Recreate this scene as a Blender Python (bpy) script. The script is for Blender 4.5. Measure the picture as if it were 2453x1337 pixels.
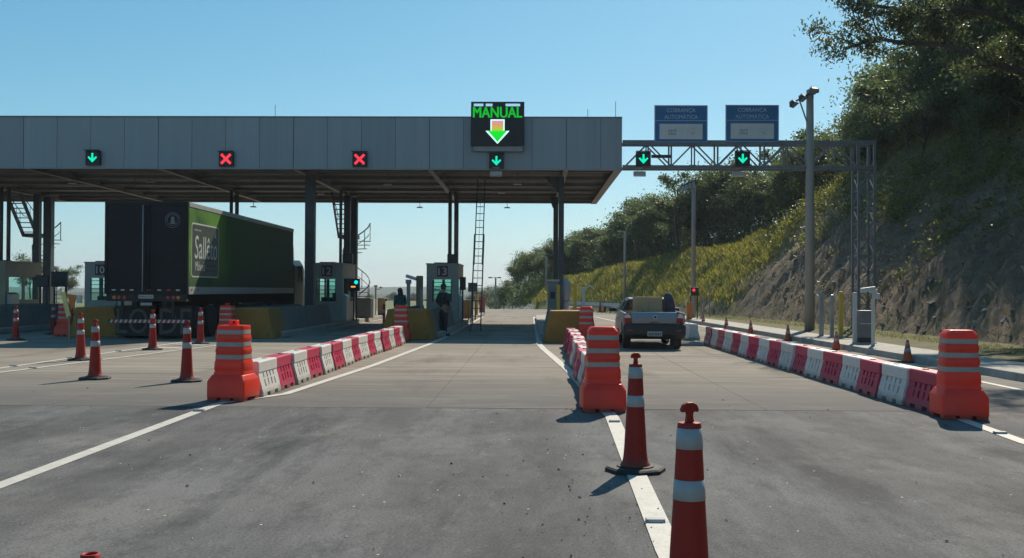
import bpy, bmesh, math, random
from math import sin, cos, pi, radians, sqrt, atan2, hypot
from mathutils import Vector, Matrix, noise
random.seed(7)
for o in list(bpy.data.objects): bpy.data.objects.remove(o)
scene = bpy.context.scene
COL = scene.collection

# ------------------------------------------------------------ camera, sky, sun, exposure
cam_d = bpy.data.cameras.new('camera'); cam = bpy.data.objects.new('camera', cam_d); COL.objects.link(cam)
cam_d.sensor_width = 36; cam_d.lens = 36*2400/2453; cam_d.clip_start = 0.05; cam_d.clip_end = 9000
cam.matrix_world = (Matrix.Translation((0, 0, 1.6)) @ Matrix.Rotation(radians(1.05), 4, 'Z')
                    @ Matrix.Rotation(radians(90.64), 4, 'X') @ Matrix.Rotation(radians(0.28), 4, 'Z'))
scene.camera = cam
SUN_EL, SUN_AZ = radians(41.5), radians(21.8)          # azimuth measured from the road direction (+Y) towards +X
world = bpy.data.worlds.new('World'); scene.world = world; world.use_nodes = True
wn = world.node_tree; wn.nodes.clear()
wo = wn.nodes.new('ShaderNodeOutputWorld'); wb = wn.nodes.new('ShaderNodeBackground'); ws = wn.nodes.new('ShaderNodeTexSky')
ws.sky_type = 'NISHITA'; ws.sun_disc = False; ws.sun_elevation = SUN_EL; ws.sun_rotation = SUN_AZ
ws.altitude = 700; ws.air_density = 1.0; ws.dust_density = 0.7; ws.ozone_density = 1.0
wb.inputs['Strength'].default_value = 0.1
# the phone's colour response for the blue of the sky, applied evenly to the whole dome
sepw = wn.nodes.new('ShaderNodeSeparateColor'); comw = wn.nodes.new('ShaderNodeCombineColor'); wn.links.new(ws.outputs[0], sepw.inputs[0])
for i, (p_, k_) in enumerate(((1.25, 0.62), (0.85, 0.79), (0.75, 0.83))):
    a_ = wn.nodes.new('ShaderNodeMath'); a_.operation = 'MULTIPLY'; a_.inputs[1].default_value = 0.1; wn.links.new(sepw.outputs[i], a_.inputs[0])
    b_ = wn.nodes.new('ShaderNodeMath'); b_.operation = 'POWER'; b_.inputs[1].default_value = p_; wn.links.new(a_.outputs[0], b_.inputs[0])
    c_ = wn.nodes.new('ShaderNodeMath'); c_.operation = 'MULTIPLY'; c_.inputs[1].default_value = 10*k_; wn.links.new(b_.outputs[0], c_.inputs[0])
    wn.links.new(c_.outputs[0], comw.inputs[i])
wn.links.new(comw.outputs[0], wb.inputs[0]); wn.links.new(wb.outputs[0], wo.inputs[0])
sun_d = bpy.data.lights.new('sun', 'SUN'); sun = bpy.data.objects.new('sun', sun_d); COL.objects.link(sun)
sun_d.energy = 5.0; sun_d.angle = radians(0.53); sun_d.color = (1.0, 0.90, 0.76)
sun.rotation_euler = Vector((sin(SUN_AZ)*cos(SUN_EL), cos(SUN_AZ)*cos(SUN_EL), sin(SUN_EL))).to_track_quat('Z', 'Y').to_euler()
sun.location = (20, 45, 60)
vs = scene.view_settings
vs.view_transform = 'Standard'; vs.look = 'None'; vs.exposure = 0.2; vs.gamma = 1.0; vs.use_curve_mapping = False

# ------------------------------------------------------------ helpers: tagging, materials, mesh builder
def tag(o, label=None, cat=None, group=None, kind=None):
    if label: o['label'] = label
    if cat: o['category'] = cat
    if group: o['group'] = group
    if kind: o['kind'] = kind
    return o

def empty(name, loc=(0, 0, 0), rz=0.0, label=None, cat=None, group=None):
    o = bpy.data.objects.new(name, None); COL.objects.link(o)
    o.location = loc; o.rotation_euler = (0, 0, rz); o.empty_display_size = 0.2
    return tag(o, label, cat, group)

def copy_tree(o, parent=None):
    c = o.copy(); COL.objects.link(c)
    if parent: c.parent = parent; c.matrix_parent_inverse = Matrix()
    for ch in KIDS.get(o.name, []): copy_tree(ch, c)
    return c
KIDS = {}

MATS = {}
def mat(name, col, rough=0.6, metal=0.0, var=0.12, scale=3.0, bump=0.0, bscale=40.0, spec=0.5, trans=0.0, emit=0.0,
        streak=None, dirt=None, rand=0.0, splash=None):
    """procedural material: base colour broken up by two noises, optional dirt colour, bump, per-object random value"""
    if name in MATS: return MATS[name]
    m = bpy.data.materials.new(name); m.use_nodes = True; MATS[name] = m
    nt = m.node_tree; N = nt.nodes; L = nt.links
    b = N['Principled BSDF']; b.inputs['Roughness'].default_value = rough; b.inputs['Metallic'].default_value = metal
    b.inputs['Specular IOR Level'].default_value = spec
    tc = N.new('ShaderNodeTexCoord')
    src = tc.outputs['Object']
    if streak:
        mp = N.new('ShaderNodeMapping'); mp.inputs['Scale'].default_value = streak; L.new(src, mp.inputs[0]); src = mp.outputs[0]
    n1 = N.new('ShaderNodeTexNoise'); n1.inputs['Scale'].default_value = scale; n1.inputs['Detail'].default_value = 6
    n1.inputs['Roughness'].default_value = 0.65; L.new(src, n1.inputs[0])
    rmp = N.new('ShaderNodeMapRange'); rmp.inputs[1].default_value = 0.3; rmp.inputs[2].default_value = 0.7
    rmp.inputs[3].default_value = 1-var; rmp.inputs[4].default_value = 1+var; L.new(n1.outputs[0], rmp.inputs[0])
    val = rmp.outputs[0]
    if rand:
        oi = N.new('ShaderNodeObjectInfo'); r2 = N.new('ShaderNodeMapRange'); r2.inputs[3].default_value = 1-rand; r2.inputs[4].default_value = 1+rand
        L.new(oi.outputs['Random'], r2.inputs[0]); mm = N.new('ShaderNodeMath'); mm.operation = 'MULTIPLY'
        L.new(val, mm.inputs[0]); L.new(r2.outputs[0], mm.inputs[1]); val = mm.outputs[0]
    mx = N.new('ShaderNodeVectorMath'); mx.operation = 'SCALE'; mx.inputs[0].default_value = col[:3]; L.new(val, mx.inputs['Scale'])
    cout = mx.outputs[0]
    if dirt:
        n2 = N.new('ShaderNodeTexNoise'); n2.inputs['Scale'].default_value = dirt[2]; n2.inputs['Detail'].default_value = 8; n2.inputs['Roughness'].default_value = 0.7
        L.new(src, n2.inputs[0])
        r3 = N.new('ShaderNodeMapRange'); r3.inputs[1].default_value = dirt[1]; r3.inputs[2].default_value = dirt[1]+0.18; L.new(n2.outputs[0], r3.inputs[0])
        mc = N.new('ShaderNodeMix'); mc.data_type = 'RGBA'; L.new(r3.outputs[0], mc.inputs[0]); L.new(cout, mc.inputs[6]); mc.inputs[7].default_value = (*dirt[0], 1)
        cout = mc.outputs[2]
    if splash:      # road grime thrown up from below: ragged upper edge, thins out with height
        sz = N.new('ShaderNodeSeparateXYZ'); L.new(tc.outputs['Object'], sz.inputs[0])
        n4 = N.new('ShaderNodeTexNoise'); n4.inputs['Scale'].default_value = 7; n4.inputs['Detail'].default_value = 7; n4.inputs['Roughness'].default_value = 0.75; L.new(tc.outputs['Object'], n4.inputs[0])
        zz = N.new('ShaderNodeMath'); zz.operation = 'MULTIPLY_ADD'; zz.inputs[1].default_value = -splash[1]*2.2; zz.inputs[2].default_value = splash[1]*1.1; L.new(n4.outputs[0], zz.inputs[0])
        ad = N.new('ShaderNodeMath'); ad.operation = 'ADD'; L.new(sz.outputs[2], ad.inputs[0]); L.new(zz.outputs[0], ad.inputs[1])
        r5 = N.new('ShaderNodeMapRange'); r5.inputs[1].default_value = splash[1]; r5.inputs[2].default_value = 0.0; r5.inputs[4].default_value = splash[2]; L.new(ad.outputs[0], r5.inputs[0])
        m5 = N.new('ShaderNodeMix'); m5.data_type = 'RGBA'; L.new(r5.outputs[0], m5.inputs[0]); L.new(cout, m5.inputs[6]); m5.inputs[7].default_value = (*splash[0], 1); cout = m5.outputs[2]
    L.new(cout, b.inputs['Base Color'])
    if bump:
        n3 = N.new('ShaderNodeTexNoise'); n3.inputs['Scale'].default_value = bscale; n3.inputs['Detail'].default_value = 5; L.new(tc.outputs['Object'], n3.inputs[0])
        bp = N.new('ShaderNodeBump'); bp.inputs['Strength'].default_value = bump; bp.inputs['Distance'].default_value = 0.02
        L.new(n3.outputs[0], bp.inputs['Height']); L.new(bp.outputs[0], b.inputs['Normal'])
    if emit:
        b.inputs['Emission Color'].default_value = (*col[:3], 1); b.inputs['Emission Strength'].default_value = emit
    if trans:
        t = N.new('ShaderNodeBsdfTranslucent'); L.new(cout, t.inputs[0]); ms = N.new('ShaderNodeMixShader'); ms.inputs[0].default_value = trans
        L.new(b.outputs[0], ms.inputs[1]); L.new(t.outputs[0], ms.inputs[2]); L.new(ms.outputs[0], N['Material Output'].inputs[0])
    return m

class MB:
    def __init__(s): s.v = []; s.f = []
    def add(s, vs_, fs):
        k = len(s.v); s.v += [tuple(p) for p in vs_]; s.f += [tuple(i+k for i in f) for f in fs]; return s
    def box(s, x0, x1, y0, y1, z0, z1):
        return s.add([(x0,y0,z0),(x1,y0,z0),(x1,y1,z0),(x0,y1,z0),(x0,y0,z1),(x1,y0,z1),(x1,y1,z1),(x0,y1,z1)],
                     [(0,3,2,1),(4,5,6,7),(0,1,5,4),(1,2,6,5),(2,3,7,6),(3,0,4,7)])
    def obox(s, c, size, m):
        x, y, z = [q/2 for q in size]; m = m.to_3x3() if hasattr(m, 'to_3x3') else m
        P = [Vector(c) + m @ Vector(q) for q in [(-x,-y,-z),(x,-y,-z),(x,y,-z),(-x,y,-z),(-x,-y,z),(x,-y,z),(x,y,z),(-x,y,z)]]
        return s.add(P, [(0,3,2,1),(4,5,6,7),(0,1,5,4),(1,2,6,5),(2,3,7,6),(3,0,4,7)])
    def bar(s, a, b, w, h=None, up=(0,0,1)):
        """rectangular bar from a to b"""
        a, b = Vector(a), Vector(b); d = (b-a); l = d.length; d.normalize(); u = Vector(up)
        if abs(d.dot(u)) > 0.97: u = Vector((0,1,0)) if abs(d.y) < 0.9 else Vector((1,0,0))
        x = d.cross(u).normalized(); u = x.cross(d).normalized()
        return s.obox((a+b)/2, (w, l, h or w), Matrix((x, d, u)).transposed())
    def frustum(s, c0, s0, c1, s1):
        """rectangular frustum between two horizontal rectangles (centre xyz, size xy)"""
        P = []
        for c, q in ((c0, s0), (c1, s1)):
            for sx, sy in ((-1,-1),(1,-1),(1,1),(-1,1)): P.append((c[0]+sx*q[0]/2, c[1]+sy*q[1]/2, c[2]))
        return s.add(P, [(0,3,2,1),(4,5,6,7),(0,1,5,4),(1,2,6,5),(2,3,7,6),(3,0,4,7)])
    def prism(s, prof, axis, a, b):
        """extrude a closed 2D profile along an axis: 'x' profile is (y,z), 'y' profile is (x,z), 'z' profile is (x,y)"""
        n = len(prof); P = []
        for t in (a, b):
            for u, w in prof: P.append((t,u,w) if axis == 'x' else (u,t,w) if axis == 'y' else (u,w,t))
        F = [tuple(range(n)), tuple(range(2*n-1, n-1, -1))]
        for i in range(n): F.append((i, i+n, (i+1) % n + n, (i+1) % n))
        return s.add(P, F)
    def tube(s, pts, r, n=8, cap=True):
        pts = [Vector(p) for p in pts]; rs = r if isinstance(r, (list, tuple)) else [r]*len(pts)
        P = []; F = []; u = None
        for i, p in enumerate(pts):
            d = (pts[min(i+1, len(pts)-1)] - pts[max(i-1, 0)]).normalized()
            if u is None: u = d.orthogonal().normalized()
            else:
                u = (u - d*u.dot(d))
                u = u.normalized() if u.length > 1e-6 else d.orthogonal().normalized()
            w = d.cross(u)
            for k in range(n):
                a = 2*pi*k/n; P.append(p + (u*cos(a)+w*sin(a))*rs[i])
        for i in range(len(pts)-1):
            for k in range(n): F.append((i*n+k, i*n+(k+1) % n, (i+1)*n+(k+1) % n, (i+1)*n+k))
        if cap: F.append(tuple(range(n-1, -1, -1))); F.append(tuple(range((len(pts)-1)*n, len(pts)*n)))
        return s.add(P, F)
    def lathe(s, prof, n=24, c=(0,0,0)):
        P = []; F = []; m = len(prof)
        for r, z in prof:
            for k in range(n): a = 2*pi*k/n; P.append((c[0]+r*cos(a), c[1]+r*sin(a), c[2]+z))
        for i in range(m-1):
            for k in range(n): F.append((i*n+k, i*n+(k+1) % n, (i+1)*n+(k+1) % n, (i+1)*n+k))
        if prof[0][0] > 1e-5: F.append(tuple(range(n-1, -1, -1)))
        if prof[-1][0] > 1e-5: F.append(tuple(range((m-1)*n, m*n)))
        return s.add(P, F)
    def loft(s, rings, cap=True):
        n = len(rings[0]); P = [p for r in rings for p in r]; F = []
        for i in range(len(rings)-1):
            for k in range(n): F.append((i*n+k, i*n+(k+1) % n, (i+1)*n+(k+1) % n, (i+1)*n+k))
        if cap: F.append(tuple(range(n-1, -1, -1))); F.append(tuple(range((len(rings)-1)*n, len(rings)*n)))
        return s.add(P, F)
    def mesh(s, name, m, smooth=False, fix=True):
        me = bpy.data.meshes.new(name); me.from_pydata(s.v, [], s.f)
        if fix:
            bm = bmesh.new(); bm.from_mesh(me); bmesh.ops.recalc_face_normals(bm, faces=bm.faces); bm.to_mesh(me); bm.free()
        if m: me.materials.append(m)
        if smooth: me.polygons.foreach_set('use_smooth', [True]*len(me.polygons))
        me.update(); return me
    def build(s, name, m, parent=None, bev=0.0, seg=2, smooth=False, loc=None, fix=True):
        return put(name, s.mesh(name, m, smooth, fix), parent, bev, seg, loc, smooth)

def put(name, me, parent=None, bev=0.0, seg=2, loc=None, smooth=False):
    o = bpy.data.objects.new(name, me); COL.objects.link(o)
    if parent: o.parent = parent; KIDS.setdefault(parent.name, []).append(o)
    if loc: o.location = loc
    if bev:
        md = o.modifiers.new('bevel', 'BEVEL'); md.width = bev; md.segments = seg; md.limit_method = 'ANGLE'; md.angle_limit = radians(35)
    return o

def auto_smooth(o, ang=40):
    me = o.data
    me.polygons.foreach_set('use_smooth', [True]*len(me.polygons))
    bm = bmesh.new(); bm.from_mesh(me)
    for e in bm.edges: e.smooth = not (len(e.link_faces) == 2 and e.calc_face_angle(0) > radians(ang))
    bm.to_mesh(me); bm.free(); return o

def box(name, m, parent, x0, x1, y0, y1, z0, z1, bev=0.0):
    return MB().box(x0, x1, y0, y1, z0, z1).build(name, m, parent, bev)

def text_mesh(txt, m, width=None, height=None, extrude=0.004, bold=0.0, shear=0.0, font_sx=1.0):
    """flat lettering standing in the XZ plane, readable from -Y, centred on the origin"""
    cu = bpy.data.curves.new('lettering', 'FONT'); cu.body = txt; cu.align_x = 'CENTER'; cu.size = 1; cu.extrude = 0.0; cu.offset = bold; cu.shear = shear
    cu.resolution_u = 3
    ob = bpy.data.objects.new('lettering_tmp', cu); COL.objects.link(ob)
    dg = bpy.context.evaluated_depsgraph_get(); me = bpy.data.meshes.new_from_object(ob.evaluated_get(dg))
    bpy.data.objects.remove(ob)
    xs = [v.co.x for v in me.vertices]; ys = [v.co.y for v in me.vertices]
    cx, cy, w, h = (max(xs)+min(xs))/2, (max(ys)+min(ys))/2, max(xs)-min(xs), max(ys)-min(ys)
    sx = width/w if width else height/h*font_sx; sy = height/h if height else sx
    bm = bmesh.new(); bm.from_mesh(me)
    for v in bm.verts: v.co = Vector(((v.co.x-cx)*sx, 0, (v.co.y-cy)*sy))
    bmesh.ops.remove_doubles(bm, verts=bm.verts, dist=1e-6)
    for f in bm.faces:
        f.normal_update()
        if f.normal.y > 0: f.normal_flip()
    bm.to_mesh(me); bm.free(); me.materials.clear(); me.materials.append(m); return me

def flat(name, pts, m, parent=None, kind=None):
    """thin ground sheet from a polygon of xyz points"""
    me = bpy.data.meshes.new(name); me.from_pydata(pts, [], [tuple(range(len(pts)))]); me.materials.append(m)
    o = put(name, me, parent)
    if kind: o['kind'] = kind
    return o

def lerp_tab(tab, t):
    if t <= tab[0][0]: return tab[0][1]
    for (a, x), (b, y) in zip(tab, tab[1:]):
        if t <= b: return x + (y-x)*(t-a)/(b-a)
    return tab[-1][1]
def sstep(a, b, x):
    t = min(1, max(0, (x-a)/(b-a))); return t*t*(3-2*t)

# ------------------------------------------------------------ materials of the setting
def ramp_mix(N, L, fac, a, b):
    mc = N.new('ShaderNodeMix'); mc.data_type = 'RGBA'; L.new(fac, mc.inputs[0])
    for i, c in ((6, a), (7, b)):
        if isinstance(c, tuple): mc.inputs[i].default_value = (*c, 1)
        else: L.new(c, mc.inputs[i])
    return mc.outputs[2]
def noise_fac(N, L, co, scale, lo, hi, stretch=None, detail=6, rough=0.6, dist=0.0):
    if stretch:
        mp = N.new('ShaderNodeMapping'); mp.inputs['Scale'].default_value = stretch; L.new(co, mp.inputs[0]); co = mp.outputs[0]
    n = N.new('ShaderNodeTexNoise'); n.inputs['Scale'].default_value = scale; n.inputs['Detail'].default_value = detail
    n.inputs['Roughness'].default_value = rough; n.inputs['Distortion'].default_value = dist; L.new(co, n.inputs[0])
    r = N.new('ShaderNodeMapRange'); r.inputs[1].default_value = lo; r.inputs[2].default_value = hi; L.new(n.outputs[0], r.inputs[0])
    return r.outputs[0]
def new_mat(name, rough=0.8):
    m = bpy.data.materials.new(name); m.use_nodes = True; MATS[name] = m
    nt = m.node_tree; b = nt.nodes['Principled BSDF']; b.inputs['Roughness'].default_value = rough
    tc = nt.nodes.new('ShaderNodeTexCoord'); return m, nt.nodes, nt.links, b, tc.outputs['Object']
def add_bump(N, L, b, h, strength, dist=0.01):
    bp = N.new('ShaderNodeBump'); bp.inputs['Strength'].default_value = strength; bp.inputs['Distance'].default_value = dist
    L.new(h, bp.inputs['Height']); L.new(bp.outputs[0], b.inputs['Normal'])

def asphalt_material():
    m, N, L, b, co = new_mat('asphalt', 0.88); b.inputs['Specular IOR Level'].default_value = 0.18
    c = ramp_mix(N, L, noise_fac(N, L, co, 0.55, 0.3, 0.7, (1.0, 0.16, 1)), (0.036, 0.0355, 0.035), (0.108, 0.106, 0.102))
    c = ramp_mix(N, L, noise_fac(N, L, co, 0.8, 0.50, 0.66, (1.1, 0.2, 1), 8, 0.72), c, (0.026, 0.026, 0.027))
    c = ramp_mix(N, L, noise_fac(N, L, co, 0.35, 0.5, 0.75), c, (0.118, 0.112, 0.103))
    c = ramp_mix(N, L, noise_fac(N, L, co, 2.6, 0.48, 0.72, (1.0, 0.45, 1), 10, 0.82), c, (0.032, 0.031, 0.031))
    c = ramp_mix(N, L, noise_fac(N, L, co, 5.0, 0.55, 0.8, (1.0, 0.5, 1), 10, 0.85), c, (0.15, 0.147, 0.14))
    # darker wheel paths down each lane
    wx = N.new('ShaderNodeSeparateXYZ'); L.new(co, wx.inputs[0]); ws_ = N.new('ShaderNodeMath'); ws_.operation = 'SINE'; wm = N.new('ShaderNodeMath'); wm.operation = 'MULTIPLY_ADD'; wm.inputs[1].default_value = 3.35; wm.inputs[2].default_value = 1.1; L.new(wx.outputs[0], wm.inputs[0]); L.new(wm.outputs[0], ws_.inputs[0])
    wr = N.new('ShaderNodeMapRange'); wr.inputs[1].default_value = 0.1; wr.inputs[2].default_value = 1.0; wr.inputs[4].default_value = 0.55; L.new(ws_.outputs[0], wr.inputs[0])
    wq = N.new('ShaderNodeMath'); wq.operation = 'MULTIPLY'; L.new(wr.outputs[0], wq.inputs[0]); L.new(noise_fac(N, L, co, 0.5, 0.3, 0.62, (1.0, 0.3, 1), 6), wq.inputs[1])
    c = ramp_mix(N, L, wq.outputs[0], c, (0.038, 0.037, 0.036))
    fine = noise_fac(N, L, co, 46, 0.30, 0.62, None, 6, 0.8)
    c2 = N.new('ShaderNodeMix'); c2.data_type = 'RGBA'; c2.blend_type = 'MULTIPLY'; c2.inputs[0].default_value = 0.7
    L.new(c, c2.inputs[6]); L.new(fine, c2.inputs[7]); c = c2.outputs[2]
    g = N.new('ShaderNodeMix'); g.data_type = 'RGBA'; g.blend_type = 'MULTIPLY'; g.inputs[0].default_value = 1; L.new(c, g.inputs[6]); g.inputs[7].default_value = (2.3, 2.33, 2.36, 1)
    # specular glints of the aggregate, painted into the base colour as pale flecks
    vo = N.new('ShaderNodeTexVoronoi'); vo.inputs['Scale'].default_value = 5.5; L.new(co, vo.inputs[0])
    lt = N.new('ShaderNodeMath'); lt.operation = 'LESS_THAN'; lt.inputs[1].default_value = 0.055; L.new(vo.outputs['Distance'], lt.inputs[0])
    sp = N.new('ShaderNodeSeparateColor'); L.new(vo.outputs['Color'], sp.inputs[0])
    gt = N.new('ShaderNodeMath'); gt.operation = 'GREATER_THAN'; gt.inputs[1].default_value = 0.78; L.new(sp.outputs[0], gt.inputs[0])
    mu = N.new('ShaderNodeMath'); mu.operation = 'MULTIPLY'; L.new(lt.outputs[0], mu.inputs[0]); L.new(gt.outputs[0], mu.inputs[1])
    c = ramp_mix(N, L, mu.outputs[0], g.outputs[2], (0.6, 0.6, 0.58))
    L.new(c, b.inputs['Base Color']); add_bump(N, L, b, noise_fac(N, L, co, 140, 0.2, 0.8, None, 4), 0.45, 0.006)
    return m
def concrete_material(name='pavement_concrete', lo=(0.15, 0.128, 0.102), hi=(0.29, 0.255, 0.207)):
    m, N, L, b, co = new_mat(name, 0.9); b.inputs['Specular IOR Level'].default_value = 0.15
    c = ramp_mix(N, L, noise_fac(N, L, co, 0.5, 0.3, 0.7, (0.35, 1.0, 1), 7, 0.65), lo, hi)
    c = ramp_mix(N, L, noise_fac(N, L, co, 2.6, 0.46, 0.72, (0.10, 1.6, 1), 8, 0.75), c, (0.39, 0.35, 0.29))
    c = ramp_mix(N, L, noise_fac(N, L, co, 0.8, 0.54, 0.82, (0.9, 0.2, 1), 7), c, (0.085, 0.070, 0.054))
    c = ramp_mix(N, L, noise_fac(N, L, co, 9, 0.6, 0.8, None, 8), c, (0.2, 0.18, 0.155))
    # tyre-borne asphalt dust darkening the first metres of the slabs
    sp = N.new('ShaderNodeSeparateXYZ'); L.new(co, sp.inputs[0]); mr = N.new('ShaderNodeMapRange'); mr.inputs[1].default_value = 20.5; mr.inputs[2].default_value = 14.2; L.new(sp.outputs[1], mr.inputs[0])
    mu = N.new('ShaderNodeMath'); mu.operation = 'MULTIPLY'; L.new(mr.outputs[0], mu.inputs[0]); L.new(noise_fac(N, L, co, 1.2, 0.12, 0.50, (0.4, 1.0, 1), 8, 0.75), mu.inputs[1])
    c = ramp_mix(N, L, mu.outputs[0], c, (0.125, 0.12, 0.113))
    L.new(c, b.inputs['Base Color']); add_bump(N, L, b, noise_fac(N, L, co, 60, 0.2, 0.8, (0.3, 2, 1), 5), 0.3, 0.005)
    return m
ASPHALT = asphalt_material(); CONC = concrete_material()
KERB = mat('kerb_concrete', (0.34, 0.32, 0.28), 0.85, var=0.2, scale=2.5, bump=0.4, dirt=((0.15, 0.135, 0.11), 0.55, 3.0))
JOINT = mat('joint_filler', (0.20, 0.172, 0.138), 0.9)
PAINT = mat('road_paint', (0.50, 0.475, 0.42), 0.7, var=0.12, scale=6, bump=0.3, dirt=((0.24, 0.23, 0.21), 0.57, 7.0))
def slope_material():
    m, N, L, b, co = new_mat('hillside_soil_and_grass', 0.95)
    at_ = N.new('ShaderNodeAttribute'); at_.attribute_name = 'rock'
    mp0 = N.new('ShaderNodeMapping'); mp0.inputs['Rotation'].default_value = (0.5, -0.85, 0.6); L.new(co, mp0.inputs[0]); rot = mp0.outputs[0]
    soil = ramp_mix(N, L, noise_fac(N, L, co, 1.1, 0.3, 0.7, (1, 0.5, 0.5), 8, 0.7), (0.105, 0.070, 0.043), (0.25, 0.18, 0.12))
    soil = ramp_mix(N, L, noise_fac(N, L, rot, 2.2, 0.50, 0.72, (0.22, 1.6, 1.6), 8, 0.75, 0.6), soil, (0.30, 0.26, 0.215))
    soil = ramp_mix(N, L, noise_fac(N, L, co, 0.9, 0.52, 0.66, None, 8, 0.7), soil, (0.085, 0.09, 0.03))
    gr = ramp_mix(N, L, noise_fac(N, L, co, 0.7, 0.3, 0.7, None, 7, 0.7), (0.10, 0.125, 0.025), (0.26, 0.24, 0.06))
    gr = ramp_mix(N, L, noise_fac(N, L, co, 2.5, 0.55, 0.8, None, 7), gr, (0.24, 0.17, 0.075))
    c = ramp_mix(N, L, at_.outputs['Fac'], gr, soil)
    L.new(c, b.inputs['Base Color']); add_bump(N, L, b, noise_fac(N, L, co, 5, 0.2, 0.8, (0.6, 1, 1), 8, 0.75), 0.9, 0.12)
    return m
SLOPE = slope_material()
FIELD = mat('field_grass', (0.10, 0.125, 0.04), 0.95, var=0.35, scale=0.06, bump=0.5, bscale=3, dirt=((0.26, 0.21, 0.13), 0.6, 0.02))
VERGE = mat('verge_grass', (0.095, 0.088, 0.028), 0.95, var=0.35, scale=1.2, bump=0.9, bscale=18, dirt=((0.19, 0.15, 0.085), 0.58, 0.8))

# ------------------------------------------------------------ ground, roads
KX = [(-30, 9.15), (10, 9.0), (18, 8.86), (28, 8.66), (38, 8.45), (47, 8.2), (53, 7.95), (60, 7.3), (68, 6.1), (76, 4.4), (84, 2.2), (92, -0.4)]
def kerb_x(y): return lerp_tab(KX, y)
XB = [(-60, 12.9), (30, 12.6), (42, 12.2), (50, 11.5), (57, 10.6), (65, 8.9), (75, 6.4), (85, 3.2), (95, 0.6), (110, -1.6), (140, -3.2), (200, -5), (400, -12)]
def base_x(y): return lerp_tab(XB, y)
def road_drop(x, y):
    k = sstep(-16, -7, x)
    return -0.035*max(0, y-85)*k - 0.02*max(0, y-150)*(1-k)
def ground_z(x, y):
    z = road_drop(x, y) - 0.03
    return max(z, -14)

def grid_obj(name, xs, ys, zf, m, kind='structure', attr=None, smooth=True):
    V = [(x, y, zf(x, y)) for y in ys for x in xs]; nx = len(xs)
    Fc = [(j*nx+i, j*nx+i+1, (j+1)*nx+i+1, (j+1)*nx+i) for j in range(len(ys)-1) for i in range(nx-1)]
    me = bpy.data.meshes.new(name); me.from_pydata(V, [], Fc); me.materials.append(m)
    if smooth: me.polygons.foreach_set('use_smooth', [True]*len(Fc))
    if attr:
        a = me.attributes.new(attr[0], 'FLOAT', 'POINT'); a.data.foreach_set('value', [attr[1](v[0], v[1], v[2]) for v in V])
    o = put(name, me); o['kind'] = kind; return o

def frange(a, b, st):
    r = []; 
    while a < b-1e-6: r.append(a); a += st
    return r + [b]
gx = frange(-3000, -300, 300)[:-1] + frange(-300, -40, 20)[:-1] + frange(-40, 40, 4)[:-1] + frange(40, 300, 20)[:-1] + frange(300, 3000, 300)
gy = frange(-400, -40, 40)[:-1] + frange(-40, 200, 4)[:-1] + frange(200, 700, 25)[:-1] + frange(700, 5000, 430)
grid_obj('ground', gx, gy, ground_z, FIELD)

flat('asphalt_road', [(-40, -25, 0), (9.2, -25, 0), (8.95, 13.55, 0), (-40, 13.55, 0)], ASPHALT, kind='structure')
# concrete apron of the plaza: a joint-coloured bed with cast slabs standing a few millimetres proud of it
bed = empty('concrete_pavement', (0, 13.6, 0)); bed['kind'] = 'structure'
b0 = MB(); yy = frange(13.55, 92, 4)
b0.loft([[(-40, y, -0.012+road_drop(0, y)), (kerb_x(y)+0.05, y, -0.012+road_drop(0, y)), (kerb_x(y)+0.05, y, -0.2+road_drop(0, y)), (-40, y, -0.2+road_drop(0, y))] for y in yy])
o = b0.build('joint_bed', JOINT, bed, fix=True); o.location.y = -13.6
lanes_x = [-40, -32.2, -27.1, -22.0, -16.9, -11.75, -6.6, -1.4, 3.2, 99]
for i in range(len(lanes_x)-1):
    y = 13.57 + (0.0 if i % 2 else 0.0)
    while y < 84:
        y1 = min(y + 5.2, 84.5); x0, x1 = lanes_x[i]+0.004, lanes_x[i+1]-0.004
        if x1 > 50: p = [(x0, y+.006, 0), (kerb_x(y)+.03, y+.006, 0), (kerb_x(y1)+.03, y1-.006, 0), (x0, y1-.006, 0)]
        else:
            p = [(x0, y+.006, 0), (min(x1, kerb_x(y)), y+.006, 0), (min(x1, kerb_x(y1)), y1-.006, 0), (x0, y1-.006, 0)]
            if x0 > kerb_x(y1): break
        n = 4; mb = MB().add([(q[0], q[1], 0.0) for q in p] + [(q[0], q[1], -0.1) for q in p], [(0,1,2,3),(0,4,5,1),(1,5,6,2),(2,6,7,3),(3,7,4,0)])
        s_ = mb.build('slab', CONC, bed); s_.location = (0, -13.6, random.uniform(-0.0015, 0.0015))
        y = y1
# road running on over the crest behind the plaza
flat('far_road', [(-14, 84.5, -0.004), (2.0, 84.5, -0.004), (-3, 100, road_drop(0, 100)+.01), (-22, 100, -0.2)], CONC, kind='structure')

# painted lines, each a sheet 4 mm above the pavement
def stripe(pts, w, z=0.004):
    """paint stripe along a polyline"""
    L_, R_ = [], []
    for i, p in enumerate(pts):
        a = Vector(pts[max(0, i-1)]); b_ = Vector(pts[min(len(pts)-1, i+1)]); d = (b_-a).normalized(); n_ = Vector((-d.y, d.x))
        L_.append((p[0]+n_.x*w/2, p[1]+n_.y*w/2, z)); R_.append((p[0]-n_.x*w/2, p[1]-n_.y*w/2, z))
    k = len(pts); me = bpy.data.meshes.new('lane_line')
    me.from_pydata(L_+R_, [], [(i, i+1, k+i+1, k+i) for i in range(k-1)]); me.materials.append(PAINT)
    o = put('lane_line', me); o['kind'] = 'structure'
    if me.polygons[0].normal.z < 0: me.flip_normals()
    return o
stripe([(-4.28, -5), (-4.28, 8), (-4.33, 13.9)], 0.15)
stripe([(-4.33, 13.9), (-3.72, 15.2), (-3.3, 21), (-2.95, 29.5), (-2.85, 34), (-2.85, 60)], 0.15, 0.0075)
stripe([(-4.34, 14.1), (-4.75, 20), (-5.0, 29.5), (-5.02, 60)], 0.15, 0.0075)
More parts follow.
